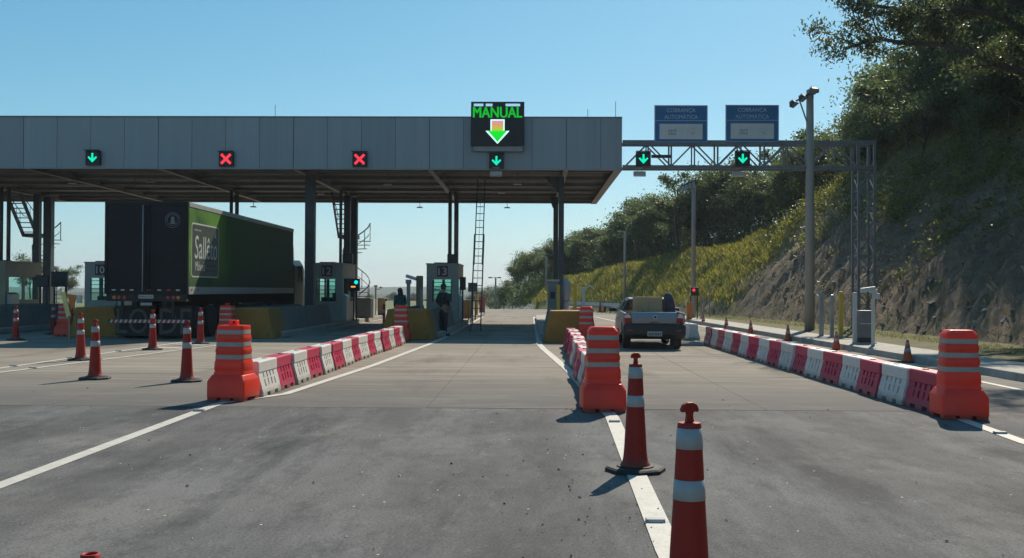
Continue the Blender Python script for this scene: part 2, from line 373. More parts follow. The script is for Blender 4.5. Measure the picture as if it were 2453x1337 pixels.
stripe([(0.80, -5), (0.86, 6.2), (1.04, 12.7), (0.95, 15), (0.78, 20), (0.36, 27.5), (0.28, 29.5), (0.25, 60)], 0.17, 0.008)
stripe([(1.05, 13), (1.7, 20), (2.2, 29), (2.3, 60)], 0.13, 0.0065)
stripe([(5.2, -5), (5.28, 10.8), (5.45, 13), (5.35, 31), (4.9, 45), (4.0, 60), (2.6, 72)], 0.16, 0.0065)
stripe([(-11.1, -4), (-10.6, 17), (-10.5, 20), (-10.36, 29.7), (-10.3, 60)], 0.13, 0.0065)
stripe([(-11.05, 2), (-10.3, 15.5), (-9.97, 18.7), (-8.85, 28.0), (-8.6, 31), (-8.0, 34), (-8.0, 60)], 0.13, 0.008)
stripe([(-17, 15), (-16.2, 30), (-15.5, 34)], 0.13)
stripe([(8.05, 13.8), (8.2, 30), (8.0, 38), (7.75, 47), (7.4, 54), (6.6, 62)], 0.12)
# gore hatch in front of the island between the two lanes on the left
for yh in (26.6, 28.2): stripe([(-10.25, yh+.5), (-9.15, yh)], 0.3, 0.006)

# kerb and pavement on the right, in cast lengths
walk = empty('sidewalk', (9, 0, 0)); walk['kind'] = 'structure'
ys = frange(-6, 62, 2.0)
for a, b_ in zip(ys, ys[1:]):
    k0, k1 = kerb_x(a), kerb_x(b_)
    mb = MB().add([(k0-9, a+.006, 0.15), (k0-9+.16, a+.006, 0.15), (k1-9+.16, b_-.006, 0.15), (k1-9, b_-.006, 0.15),
                   (k0-9-.04, a+.006, -0.02), (k0-9+.16, a+.006, -0.02), (k1-9+.16, b_-.006, -0.02), (k1-9-.04, b_-.006, -0.02)],
                  [(0,1,2,3),(0,4,5,1),(1,5,6,2),(2,6,7,3),(3,7,4,0)])
    mb.build('kerb_stone', KERB, walk, bev=0.012)
    w0 = 1.45
    mb = MB().add([(k0-9+.166, a+.005, 0.144), (k0-9+w0, a+.005, 0.144), (k1-9+w0, b_-.005, 0.144), (k1-9+.166, b_-.005, 0.144),
                   (k0-9+.166, a+.005, 0.0), (k0-9+w0, a+.005, 0.0), (k1-9+w0, b_-.005, 0.0), (k1-9+.166, b_-.005, 0.0)],
                  [(0,1,2,3),(0,4,5,1),(1,5,6,2),(2,6,7,3),(3,7,4,0)])
    mb.build('paving_slab', KERB, walk)

# ------------------------------------------------------------ hillside
ZB = [(50, 30), (55, 10), (60, 6.4), (66, 4.9), (72, 4.2), (82, 3.5), (95, 2.7), (115, 2.2), (200, 2)]
def slope_z(x, y):
    d = x - base_x(y)
    if d < 0: return 0.08 + 0.05*noise.noise((x*.8, y*.8, 3)) + road_drop(x, y)*0.4
    zb = lerp_tab(ZB, y); s1 = lerp_tab([(56, 1.08), (66, .84)], y)
    n = noise.fractal((x*.35, y*.35, 1.7), 1.0, 2.0, 5)
    z1 = s1*d; cap = lerp_tab([(-60, 10.5), (40, 10.5), (60, 10.5)], y)
    if z1 < zb: z = min(z1, cap + (z1-cap)*0.55 if z1 > cap else z1)
    else:
        dd = d - zb/s1
        z = zb + lerp_tab([(0, 0), (1.6, .12), (4.2, 1.0), (9, 1.7), (16, 4.2), (40, 9)], dd)*lerp_tab([(56, 1.5), (66, 1.0)], y)
    z = min(z, 15 + 0.15*(z-15)) if z > 15 else z
    return 0.1 + z + n*0.38*sstep(0, 2.0, d) + (0.12*noise.noise((x*2.1, y*1.4, 0)) + (0.30*abs(noise.noise((x*1.1+y*.35, y*1.2-x*.8, 7.3))) + .14*noise.noise((x*3.1+y, y*2.9-x*1.8, 2.1)))*(1-sstep(55, 61, y)))*sstep(0, 1, d) + road_drop(x, y)*0.4
def rock_w(x, y, z):
    d = x - base_x(y)
    if d < 0.0: return 0
    e = 57.5 + 2.2*noise.noise((y*.3, z*.5, 9)) - 0.35*max(0, 4-z)
    r = 1 - sstep(e-1.6, e+1.6, y)
    low = (1-sstep(0.4, 1.3, z + 0.6*noise.noise((x*.7, y*.5, 2))))*(1-sstep(70, 84, y))      # bare earth foot of the bank
    top = sstep(6.5, 9.5, z + 1.5*noise.noise((x*.3, y*.3, 5)))*0.7
    return max(0, min(1, max(r*(1-top), low*0.85)))
hx = frange(-14, 9, 0.8)[:-1] + frange(9, 26, 0.22)[:-1] + frange(26, 90, 2.0)
hy = frange(-30, 20, 2)[:-1] + frange(20, 62, 0.25)[:-1] + frange(62, 125, 0.8)[:-1] + frange(125, 260, 5)
def hill_z(x, y):
    if x < max(base_x(y)-2.4, kerb_x(y)+1.2): return min(-0.4, road_drop(x, y)-0.6)
    return slope_z(x, y)
grid_obj('hillside', hx, hy, hill_z, SLOPE, attr=('rock', rock_w))
# verge of short grass between the pavement and the bank
vy = frange(-20, 66, 1.0)
mb = MB(); mb.loft([[(kerb_x(y)+1.47, y, 0.10), (kerb_x(y)+2.4, y, 0.15), (base_x(y)+0.25, y, 0.24), (base_x(y)+0.25, y, -.1), (kerb_x(y)+1.47, y, -.1)] for y in vy])
o = mb.build('verge', VERGE, None); o['kind'] = 'structure'
# low hills far beyond the valley
def far_z(seed, base, amp, sc):
    return lambda x, y: base + amp*(0.5+noise.fractal((x*sc, y*sc, seed), 1.0, 2.0, 5))
FARH = mat('far_woodland', (0.05, 0.07, 0.035), 0.95, var=0.5, scale=0.02, dirt=((0.13, 0.14, 0.06), 0.58, 0.008))
def ridge(name, y0, y1, x0, x1, amp, sc, seed, n=70):
    def zf(x, y):
        t = (y-y0)/(y1-y0); e = sin(pi*t)
        return -16 + e*(amp*(0.55 + 0.8*noise.fractal((x*sc, seed, y*sc*.4), 1.0, 2.0, 5)) + 14)
    o = grid_obj(name, frange(x0, x1, (x1-x0)/n), frange(y0, y1, (y1-y0)/10), zf, FARH); return o
ridge('hills', 420, 700, -700, 420, 3.2, 0.006, 3.1, 110)
ridge('hills', 900, 1600, -1500, 900, 8, 0.0022, 8.4, 110)
ridge('hills', 2000, 3200, -2600, 1800, 20, 0.0011, 5.2, 110)

# ------------------------------------------------------------ materials of the plaza
FASCIA = mat('fascia_aluminium', (0.285, 0.30, 0.322), 0.5, 0.1, var=0.07, scale=1.6, rand=0.07, streak=(2.2, 1, 0.10), dirt=((0.225, 0.235, 0.25), 0.60, 2.0))
STEEL_D = mat('dark_steel', (0.055, 0.06, 0.068), 0.5, 0.3, var=0.2, scale=4)
STEEL_M = mat('painted_steel_grey', (0.16, 0.165, 0.17), 0.5, 0.3, var=0.2, scale=3, dirt=((0.11, 0.09, 0.07), 0.66, 5))
STEEL_B = mat('beam_steel', (0.19, 0.18, 0.172), 0.6, 0.1, var=0.2, scale=2, dirt=((0.12, 0.11, 0.10), 0.6, 4))
GALV = mat('galvanised_steel', (0.34, 0.36, 0.38), 0.42, 0.6, var=0.15, scale=6)
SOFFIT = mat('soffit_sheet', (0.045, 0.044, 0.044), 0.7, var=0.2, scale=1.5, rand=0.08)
BLACK = mat('black_housing', (0.016, 0.018, 0.022), 0.5, var=0.2)
SCREEN = mat('dark_screen', (0.008, 0.010, 0.014), 0.55, var=0.1)
WALLB = mat('booth_panel', (0.42, 0.39, 0.35), 0.6, var=0.12, scale=2, dirt=((0.28, 0.25, 0.21), 0.62, 3))
WALLTAN = mat('booth_panel_tan', (0.36, 0.29, 0.2), 0.6, var=0.12, scale=2)
WHITE = mat('white_paint', (0.50, 0.49, 0.46), 0.5, var=0.08, scale=4, dirt=((0.34, 0.32, 0.28), 0.62, 4))
YELLOW = mat('yellow_paint', (0.62, 0.37, 0.03), 0.5, var=0.12, scale=5, dirt=((0.36, 0.23, 0.05), 0.62, 5))
ORANGE = mat('orange_paint', (0.62, 0.17, 0.02), 0.5, var=0.12, scale=5)
MAROON = mat('number_plate_maroon', (0.13, 0.028, 0.03), 0.5)
NUMW = mat('number_white', (0.62, 0.60, 0.58), 0.5)
YCONC = mat('yellow_painted_concrete', (0.34, 0.165, 0.028), 0.75, var=0.2, scale=2, bump=0.4, bscale=15, dirt=((0.13, 0.10, 0.05), 0.55, 2.5))
GCONC = mat('bare_concrete', (0.17, 0.165, 0.155), 0.85, var=0.2, scale=1.5, bump=0.4, bscale=20, dirt=((0.10, 0.095, 0.085), 0.58, 2.0))
SIGNBLUE = mat('sign_blue', (0.010, 0.115, 0.27), 0.45, var=0.08)
SIGNTXT = mat('sign_lettering', (0.42, 0.50, 0.62), 0.5)
SIGNPANEL = mat('sign_white_panel', (0.60, 0.57, 0.56), 0.5, var=0.08)
SIGNINK = mat('sign_dark_print', (0.05, 0.05, 0.055), 0.6)
SIGNGREY = mat('sign_pale_print', (0.33, 0.32, 0.33), 0.6)
ALU = mat('aluminium', (0.5, 0.51, 0.52), 0.35, 0.7, var=0.1)
RUST = mat('tan_steel_post', (0.30, 0.21, 0.12), 0.7, var=0.25, scale=6)
def lit(name, col, s): return mat(name, col, 0.5, emit=s, var=0.03)
GREEN_L = lit('green_led', (0.0, 0.62, 0.36), 1.15)
RED_L = lit('red_led', (1.0, 0.035, 0.06), 0.95)
GREENTXT = lit('green_led_text', (0.0, 0.36, 0.012), 0.95)
WHITE_L = lit('white_led', (0.62, 0.9, 0.86), 0.9)
CYAN_L = lit('cyan_lamp', (0.0, 0.72, 0.72), 1.1)
AMBER_L = lit('amber_led', (1.0, 0.32, 0.05), 1.1)
def vms_arrow_material():
    m, N, L, b, co = new_mat('led_arrow_gradient', 0.5)
    sp = N.new('ShaderNodeSeparateXYZ'); L.new(co, sp.inputs[0])
    r = N.new('ShaderNodeValToRGB'); mr = N.new('ShaderNodeMapRange'); mr.inputs[1].default_value = -0.65; mr.inputs[2].default_value = 0.20
    L.new(sp.outputs[2], mr.inputs[0]); L.new(mr.outputs[0], r.inputs[0]); e = r.color_ramp.elements
    e[0].position = 0.0; e[0].color = (0.0, 0.62, 0.01, 1); e[1].position = 1.0; e[1].color = (0.62, 0.24, 0.42, 1)
    for p, c in ((0.5, (0.0, 0.7, 0.02, 1)), (0.6, (0.42, 0.5, 0.03, 1)), (0.78, (0.62, 0.30, 0.10, 1))): q = e.new(p); q.color = c
    b.inputs['Base Color'].default_value = (0.02, 0.02, 0.02, 1)
    L.new(r.outputs[0], b.inputs['Emission Color']); b.inputs['Emission Strength'].default_value = 1.0
    return m
VMSARROW = vms_arrow_material()
def glass_material(name, col, alpha):
    m, N, L, b, co = new_mat(name, 0.06)
    b.inputs['Base Color'].default_value = (*[c*.4 for c in col], 1)
    t = N.new('ShaderNodeBsdfTransparent'); t.inputs[0].default_value = (*col, 1); ms = N.new('ShaderNodeMixShader')
    ms.inputs[0].default_value = alpha; L.new(t.outputs[0], ms.inputs[1]); L.new(b.outputs[0], ms.inputs[2]); L.new(ms.outputs[0], N['Material Output'].inputs[0])
    return m
TEAL = glass_material('teal_glass', (0.72, 0.95, 0.90), 0.08)
DARKGLASS = glass_material('dark_glass', (0.25, 0.27, 0.29), 0.55)

def rebase(r):
    for ch in KIDS.get(r.name, []): ch.location = Vector(ch.location) - Vector(r.location)
    return r

# ------------------------------------------------------------ toll canopy
YF, YR, ZBOT, ZTOP, XR, XL = 38.5, 53.5, 6.25, 8.25, 3.5, -34.0
can = empty('toll_canopy', (-9.05, 46, 0), 0, 'long flat toll plaza canopy with grey panelled fascia and dark underside', 'canopy')
jx = [XR, 2.67]
while jx[-1] > XL: jx.append(jx[-1]-1.316)
for i in range(len(jx)-1):
    a, b_ = jx[i+1]+0.006, jx[i]-0.006
    big = (i-5) % 4 == 0
    box('fascia_panel', FASCIA, can, a+(0.008 if big else 0), b_, YF-0.02+random.uniform(-.002, .002), YF+0.03, ZBOT+0.02, ZTOP-0.02, 0.004)
XL = jx[-1]
box('fascia_frame', STEEL_D, can, XL, XR-0.01, YF+0.035, YF+0.2, ZBOT+0.02, ZTOP-0.03)
box('top_flashing', STEEL_M, can, XL, XR, YF-0.045, YF+0.25, ZTOP-0.018, ZTOP+0.03)
box('bottom_flashing', FASCIA, can, XL, XR, YF-0.035, YF+0.12, ZBOT-0.02, ZBOT+0.018)
box('end_fascia', FASCIA, can, XR-0.05, XR, YF+0.26, YR, ZBOT+0.01, ZTOP-0.02)
box('end_flashing', STEEL_B, can, XR-0.30, XR+0.004, YF+0.13, YR+0.02, ZBOT-0.03, ZBOT+0.006)
box('rear_fascia', FASCIA, can, XL, XR-0.055, YR-0.05, YR, ZBOT+0.02, ZTOP-0.02)
box('roof_deck', STEEL_M, can, XL, XR-0.06, YF+0.26, YR-0.06, ZTOP-0.25, ZTOP-0.2)
# ceiling sheets and the beams beneath them
bx = [jx[i] for i in range(1, len(jx), 4)]                                   # main beams line up with every fourth joint
bx = [2.67-1.316*1] + [-0.23*0 + (2.67-1.316*(5+4*k)) for k in range(0, 8)]
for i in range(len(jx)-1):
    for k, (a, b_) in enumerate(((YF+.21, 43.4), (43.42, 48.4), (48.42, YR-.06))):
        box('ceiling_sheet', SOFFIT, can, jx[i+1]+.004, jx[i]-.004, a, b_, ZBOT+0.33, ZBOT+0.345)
for x in bx:
    if x < XL: continue
    m = MB().box(x-.10, x+.10, YF+.21, YR-.07, ZBOT-0.01, ZBOT+.012).box(x-.012, x+.012, YF+.21, YR-.07, ZBOT+.012, ZBOT+.30).box(x-.10, x+.10, YF+.21, YR-.07, ZBOT+.30, ZBOT+.328)
    m.build('main_beam', STEEL_B, can)
for y in (40.2, 43.0, 45.6, 48.2, 50.6, 52.6):
    m = MB().box(XL, XR-.31, y-.05, y+.05, ZBOT+.10, ZBOT+.112).box(XL, XR-.31, y-.006, y+.006, ZBOT+.112, ZBOT+.26)
    m.build('purlin', STEEL_B, can)
for x in [bx[0]-1.316*2*k - 0.6 for k in range(0, 16)]:
    for y in (44.3, 47.0):
        MB().bar((x, y, ZBOT+.32), (x+.02, y+.02, ZBOT+.02), 0.03).build('hanger', STEEL_B, can)
box('drip_edge', STEEL_B, can, XL, XR-.31, YR-.3, YR+.012, ZBOT-.012, ZBOT+.018)
def column(x, y, w, top=ZBOT):
    m = MB().box(x-w/2, x+w/2, y-w/2, y+w/2, 0.2, top); m.build('column', STEEL_D, can, 0.012)
    m = MB().box(x-w/2-.12, x+w/2+.12, y-w/2-.12, y+w/2+.12, 0.14, 0.198); m.build('base_plate', STEEL_M, can)
for x in (-9.05, -24.5):
    column(x, 41.0, 0.38); column(x, 49.3, 0.30); column(x+.02 if x > -20 else x-.2, 50.9, 0.40)
for x in (1.25,): column(x, 41.0, 0.22); column(x, 49.8, 0.24)
# haunch bracket where the right-hand column meets the beam
MB().prism([(0.9, 6.25), (1.1, 5.7), (1.14, 5.7), (1.14, 6.25)], 'y', 49.7, 49.9).build('bracket', STEEL_D, can)
MB().prism([(0.55, 6.25), (1.08, 5.6), (1.14, 5.6), (1.14, 6.25)], 'y', 40.95, 41.05).build('bracket', STEEL_D, can)
for x, h in ((-10.0, .55), (2.2, .4), (3.28, .7)):
    MB().tube([(x, YF+.4, ZTOP-.2), (x, YF+.4, ZTOP+h)], 0.012, 6).build('lightning_rod', GALV, can)
rebase(can)
# flat ceiling lamps hung under the canopy
k = 0
for (x, y, z) in [(-0.55, 41.2, 6.02), (-1.35, 46.0, 6.12), (-6.0, 41.8, 6.05), (-15.7, 41.0, 6.05), (-19.4, 42.0, 6.08), (-14.1, 43.2, 6.1), (-5.9, 53.2, 6.02), (-1.25, 53.2, 6.02), (-9.8, 46.6, 6.1), (-14.8, 53.2, 6.02)]:
    e = empty('canopy_lamp', (x, y, z), 0, 'small flat lamp hanging under the toll canopy', 'lamp', 'lamps under the toll canopy')
    MB().frustum((0, 0, -.06), (.34, .24), (0, 0, .0), (.24, .16)).build('housing', ALU, e, 0.01)
    MB().box(-.14, .14, -.09, .09, -.064, -.0605).build('diffuser', NUMW, e)
    MB().bar((0, 0, 0), (0, 0, 6.60-z), 0.025).build('stem', STEEL_M, e)

# ------------------------------------------------------------ lane signals on the fascia
def arrow_pts(s):          # plain arrow: shaft and two barbs, pointing down
    a = [(-.075, .38), (.075, .38), (.075, -.06), (.29, .13), (.375, .025), (0, -.37), (-.375, .025), (-.29, .13), (-.075, -.06)]
    return [(x*s, z*s) for x, z in a]
def lane_signal(x, z, kind, label, group, y=YF-.03, s=0.56):
    e = empty('lane_signal', (x, y, z), 0, label, 'lane signal', group)
    h = s/2
    MB().box(-h, h, -.16, 0.0, -h, h).build('housing', BLACK, e, 0.012)
    MB().box(-h-.02, h+.02, -.30, -.161, h+.002, h+.02).build('hood', BLACK, e)
    MB().box(-h+.03, h-.03, -.168, -.1605, -h+.03, h-.03).build('face', SCREEN, e)
    if kind == 'arrow':
        MB().prism(arrow_pts(s*0.86), 'y', -.178, -.169).build('green_arrow', GREEN_L, e)
    else:
        m = MB()
        for sg in (1, -1):
            for t in (-1, 1):
                c = Matrix.Rotation(radians(45*sg), 3, 'Y')
                if sg == 1: m.obox((0, -.1735, 0), (s*.92, .009, s*.17), c) if t == 1 else None
                else: m.obox(c @ Vector((t*s*.275, -.1735, 0)), (s*.37, .009, s*.17), c)
        m.build('red_cross', RED_L, e)
    MB().bar((0, 0.0, h*.7), (0, .035, h*.7), .12, .08).build('bracket', STEEL_D, e)
    return e
lane_signal(-16.92, 6.63, 'arrow', 'green arrow lane signal on the fascia above the lane beside booth 10', None)
lane_signal(-11.74, 6.6, 'cross', 'red cross lane signal on the canopy fascia above the green truck', None)
lane_signal(-6.58, 6.6, 'cross', 'red cross lane signal on the fascia above the lane between booths 12 and 13', None)
lane_signal(-1.32, 6.55, 'arrow', 'green arrow lane signal under the big lit lane sign', None)
lane_signal(4.27, 6.6, 'arrow', 'green arrow lane signal on the truss under the blue sign next to the canopy', None, y=38.2)
lane_signal(8.02, 6.62, 'arrow', 'green arrow lane signal on the truss under the blue sign next to the pole', None, y=38.2)

# big variable sign MANUAL
vx, vz = -1.28, 7.88
e = empty('variable_lane_sign', (vx, YF-.05, vz), 0, 'large black lit sign reading MANUAL with a down arrow, on the fascia', 'lit sign')
MB().box(-1.02, 1.02, -.28, 0, -.76, .745).build('housing', BLACK, e, 0.015)
MB().box(-1.0, 1.0, -.2845, -.2805, -.745, .74).build('screen', SCREEN, e)
tm = text_mesh('MANUAL', GREENTXT, 1.86, 0.41)
for k_, (dx_, dz_) in enumerate(((-.014, .0), (.014, .0), (0, .007), (0, -.007))): t = put('lettering', tm, e); t.location = (dx_, -.287-.0006*k_, .51+dz_)
ar = [(-.27, .24), (.27, .24), (.27, -.20), (.46, -.20), (0, -.70), (-.46, -.20), (-.27, -.20)]
MB().prism(ar, 'y', -.2895, -.2855).build('arrow_outline', WHITE_L, e)
MB().prism([(x*.8, (z+.23)*.86-.218) for x, z in ar], 'y', -.294, -.290).build('arrow_fill', VMSARROW, e)
m = MB().box(-1.02, 1.02, -.2, -.12, .87, .93)
for x0, x1 in ((-1.02, -.92), (-.55, -.46), (-.2, .3), (.86, 1.02)): m.box(x0, x1, -.2, -.12, .746, .87)
m.build('top_rail', BLACK, e)
m = MB()
for x in (-.98, .98): m.box(x-.03, x+.03, -.2, -.1, -.97, -.761)
m.box(-.95, .95, -.16, -.13, -.97, -.95).build('lower_frame', STEEL_M, e)
MB().box(-.93, .93, -.14, -.13, -.948, -.765).build('back_panel', FASCIA, e)
for x, z, w in ((-.85, -.86, .15), (.85, -.86, .15)): MB().bar((x, -.12, z), (x, .03, z), .06).build('bracket', STEEL_D, e)

# antenna plates hanging under three signals
for x, y, label in ((-1.33, YF-.35, 'pale antenna plate hanging under the signal below the big lit sign'), (4.12, 38.0, 'pale antenna plate hanging from the truss next to the canopy'), (7.85, 38.0, 'pale antenna plate hanging from the truss next to the pole')):
    e = empty('antenna_plate', (x, y, 6.03), 0, label, 'antenna')
    MB().obox((0, 0, 0), (.46, .10, .20), Matrix.Rotation(radians(-38), 3, 'X')).build('plate', mat('antenna_tan', (.50, .40, .34), .5, var=.08), e, 0.01)
    for dx in (-.09, .09): MB().bar((dx, .03, .06), (dx, .06, .24), .02).build('hanger', STEEL_M, e)
    MB().box(-.14, .14, -.02, .5 if y < 38.1 and x > 0 else .36, .235, .27).build('bracket', STEEL_M, e)

# ------------------------------------------------------------ truss gantry to the right of the canopy
g = empty('truss_gantry', (12.8, 38.75, 0), 0, 'grey steel truss gantry on a lattice tower, joined to the canopy end', 'gantry')
gy0, gy1, gz0, gz1 = 38.4, 39.1, 6.35, 7.3
xe = 13.15
for y in (gy0, gy1):
    MB().box(XR+.01, xe, y-.05, y+.05, gz1-.07, gz1+.07).build('top_chord', STEEL_M, g)
    MB().box(XR+.01, xe, y-.05, y+.05, gz0-.06, gz0+.06).build('bottom_chord', STEEL_M, g)
    n = 10; st = (12.45-XR-.1)/n
    for i in range(n):
        a = XR+.1+i*st; b_ = a+st
        za, zb_ = (gz0+.06, gz1-.07) if i % 2 == 0 else (gz1-.07, gz0+.06)
        MB().bar((a+.04, y, za), (b_-.04, y, zb_), .05).build('diagonal', STEEL_M, g)
        MB().bar((b_, y, gz0+.061), (b_, y, gz1-.071), .06 if i % 2 else .05).build('vertical', STEEL_M, g)
for i in range(11):
    x = XR+.1+i*st
    MB().bar((x, gy0+.051, gz1), (x, gy1-.051, gz1), .04).build('cross_tie', STEEL_M, g)
    MB().bar((x, gy0+.051, gz0), (x, gy1-.051, gz0), .04).build('cross_tie', STEEL_M, g)
tx0, tx1 = 12.5, 13.1
for x in (tx0, tx1):
    for y in (gy0, gy1): MB().box(x-.045, x+.045, y-.045, y+.045, .05, gz1-.071).build('tower_leg', STEEL_M, g)
z = .5; i = 0
while z < gz0-.2:
    for (p, q) in (((tx0, gy0), (tx1, gy0)), ((tx0, gy1), (tx1, gy1)), ((tx0, gy0), (tx0, gy1)), ((tx1, gy0), (tx1, gy1))):
        MB().bar((*p, z), (*q, z), .032).build('tower_rung', STEEL_M, g)
        if i % 2: p, q = q, p
        MB().bar((*p, z), (*q, z+.62), .03).build('tower_brace', STEEL_M, g)
    z += .62; i += 1
MB().box(12.3, 13.3, 38.2, 39.3, -.3, .049).build('footing', KERB, g, .02)
MB().box(4.6, 5.35, gy0-.10, gy0-.052, 6.68, 6.80).build('cable_tray', BLACK, g)
rebase(g)

def blue_sign(x0, x1, z0, z1, label):
    cx = (x0+x1)/2; w = (x1-x0)/2; h = z1-z0
    e = empty('toll_sign', (cx, 38.2, z0), 0, label, 'sign')
    MB().box(-w, w, 0, .04, 0, h).build('panel', SIGNBLUE, e, 0.006)
    zt = h*.58
    for a in ((-w+.02, w-.02, h-.035, h-.02), (-w+.02, w-.02, .02, .035), (-w+.02, w-.02, zt, zt+.018)):
        MB().box(a[0], a[1], -.004, -.0005, a[2], a[3]).build('border', SIGNTXT, e)
    for x in (-w+.02, w-.035): MB().box(x, x+.015, -.0045, -.0005, .036, h-.036).build('border', SIGNTXT, e)
    t = put('lettering', text_mesh('COBRANÇA', SIGNTXT, w*1.08, .18*1.05), e); t.location = (0, -.005, h*.86-.012)
    t = put('lettering', text_mesh('AUTOMÁTICA', SIGNTXT, w*1.26, .195), e); t.location = (0, -.005, h*.70-.002)
    pw = w*.81; pn = MB().box(-pw, pw, -.014, -.005, h*.09, h*.50).build('white_panel', SIGNPANEL, e)
    t = put('logo', text_mesh('SEM', SIGNINK, w*.30, .085), pn); t.location = (-w*.33, -.017, h*.315)
    t = put('logo', text_mesh('PARAR', SIGNINK, w*.30, .085), pn); t.location = (-w*.33, -.017, h*.235)
    m = MB()
    for k in range(4): m.box(-w*.24+k*.022, -w*.24+k*.022+.012, -.0175, -.0145, h*.36+k*.008, h*.375+k*.008)
    m.build('logo', SIGNINK, pn)
    m = MB(); pts = [(w*.20+t_*w*.34, -.017, h*.29+.02*sin(t_*9)+.015*t_) for t_ in [i/14 for i in range(15)]]
    m.tube(pts, .006, 5); m.tube([(w*.24, -.017, h*.34), (w*.38, -.017, h*.37), (w*.52, -.017, h*.375)], .004, 5); m.build('logo', SIGNGREY, pn)
    t = put('logo', text_mesh('Tag', SIGNINK, w*.15, .055), pn); t.location = (w*.42, -.017, h*.235)
    for x in (-w*.6, w*.6): MB().bar((x, .041, .12), (x, .145, .12), .05).build('bracket', STEEL_D, e)
    return e
blue_sign(4.70, 6.72, 7.25, 8.68, 'blue COBRANÇA AUTOMÁTICA sign on the truss, next to the canopy end')
blue_sign(7.40, 9.42, 7.27, 8.70, 'blue COBRANÇA AUTOMÁTICA sign on the truss, nearer the tall concrete pole')

# ------------------------------------------------------------ islands, noses, booths
ISL = [(-24.5, None), (-19.35, '10'), (-14.2, '11'), (-9.05, '12'), (-3.9, '13')]
for x, w, y0, y1 in ((-24.5, 2.0, 33, 66), (-19.35, 2.0, 33, 66), (-14.2, 2.0, 33, 66), (-9.05, 2.0, 33, 66), (-3.9, 2.0, 33.2, 66), (1.25, 1.9, 32, 58)):
    e = empty('toll_island', (x, y0, 0)); e['kind'] = 'structure'
    MB().box(-w/2, w/2, 0, y1-y0-8, 0.005, .2).build('kerbed_base', KERB, e, .03)
    MB().prism([(-w/2, y1-y0-7.99), (w/2, y1-y0-7.99), (w/2, y1-y0-1), (.3, y1-y0), (-.3, y1-y0), (-w/2, y1-y0-1)], 'z', .005, .19).build('tail', KERB, e, .02)
def nose(x, y, label, w=1.68, length=9.5, yel=1.6):
    e = empty('concrete_nose', (x, y, 0), 0, label, 'concrete barrier')
    prof = [(-w/2, 0.003), (w/2, 0.003), (w/2-.06, .3), (w/2-.2, .98), (-w/2+.2, .98), (-w/2+.06, .3)]
    prof2 = [(u*1.0, max(v-0.0, .003)) for u, v in prof]
    r0 = [(u*.985, 0.0, v) for u, v in prof]; r1 = [(u, yel, v) for u, v in prof2]
    MB().loft([r0, r1]).build('yellow_nose', YCONC, e, .03)
    for sx in (-1, 1):          # long flank walls running back to the booth
        p = [(sx*w/2, .003), (sx*(w/2-.06), .3), (sx*(w/2-.2), .98), (sx*(w/2-.36), .98), (sx*(w/2-.36), .003)]
        MB().prism(p, 'y', yel+.01, length).build('flank_wall', GCONC, e, .02)
    return e
nose(-3.9, 31.7, 'yellow concrete island nose in front of booth 13')
nose(-9.05, 32.0, 'yellow concrete island nose beside the truck, in front of booth 12')
nose(-14.2, 32.4, 'yellow concrete island nose behind the truck tail, on the far side from booth 12')
nose(-19.35, 31.0, 'long dark concrete island wall in front of booth 10')
nose(1.25, 30.6, 'yellow concrete island nose between the cash lane and the automatic lane', length=4.6)

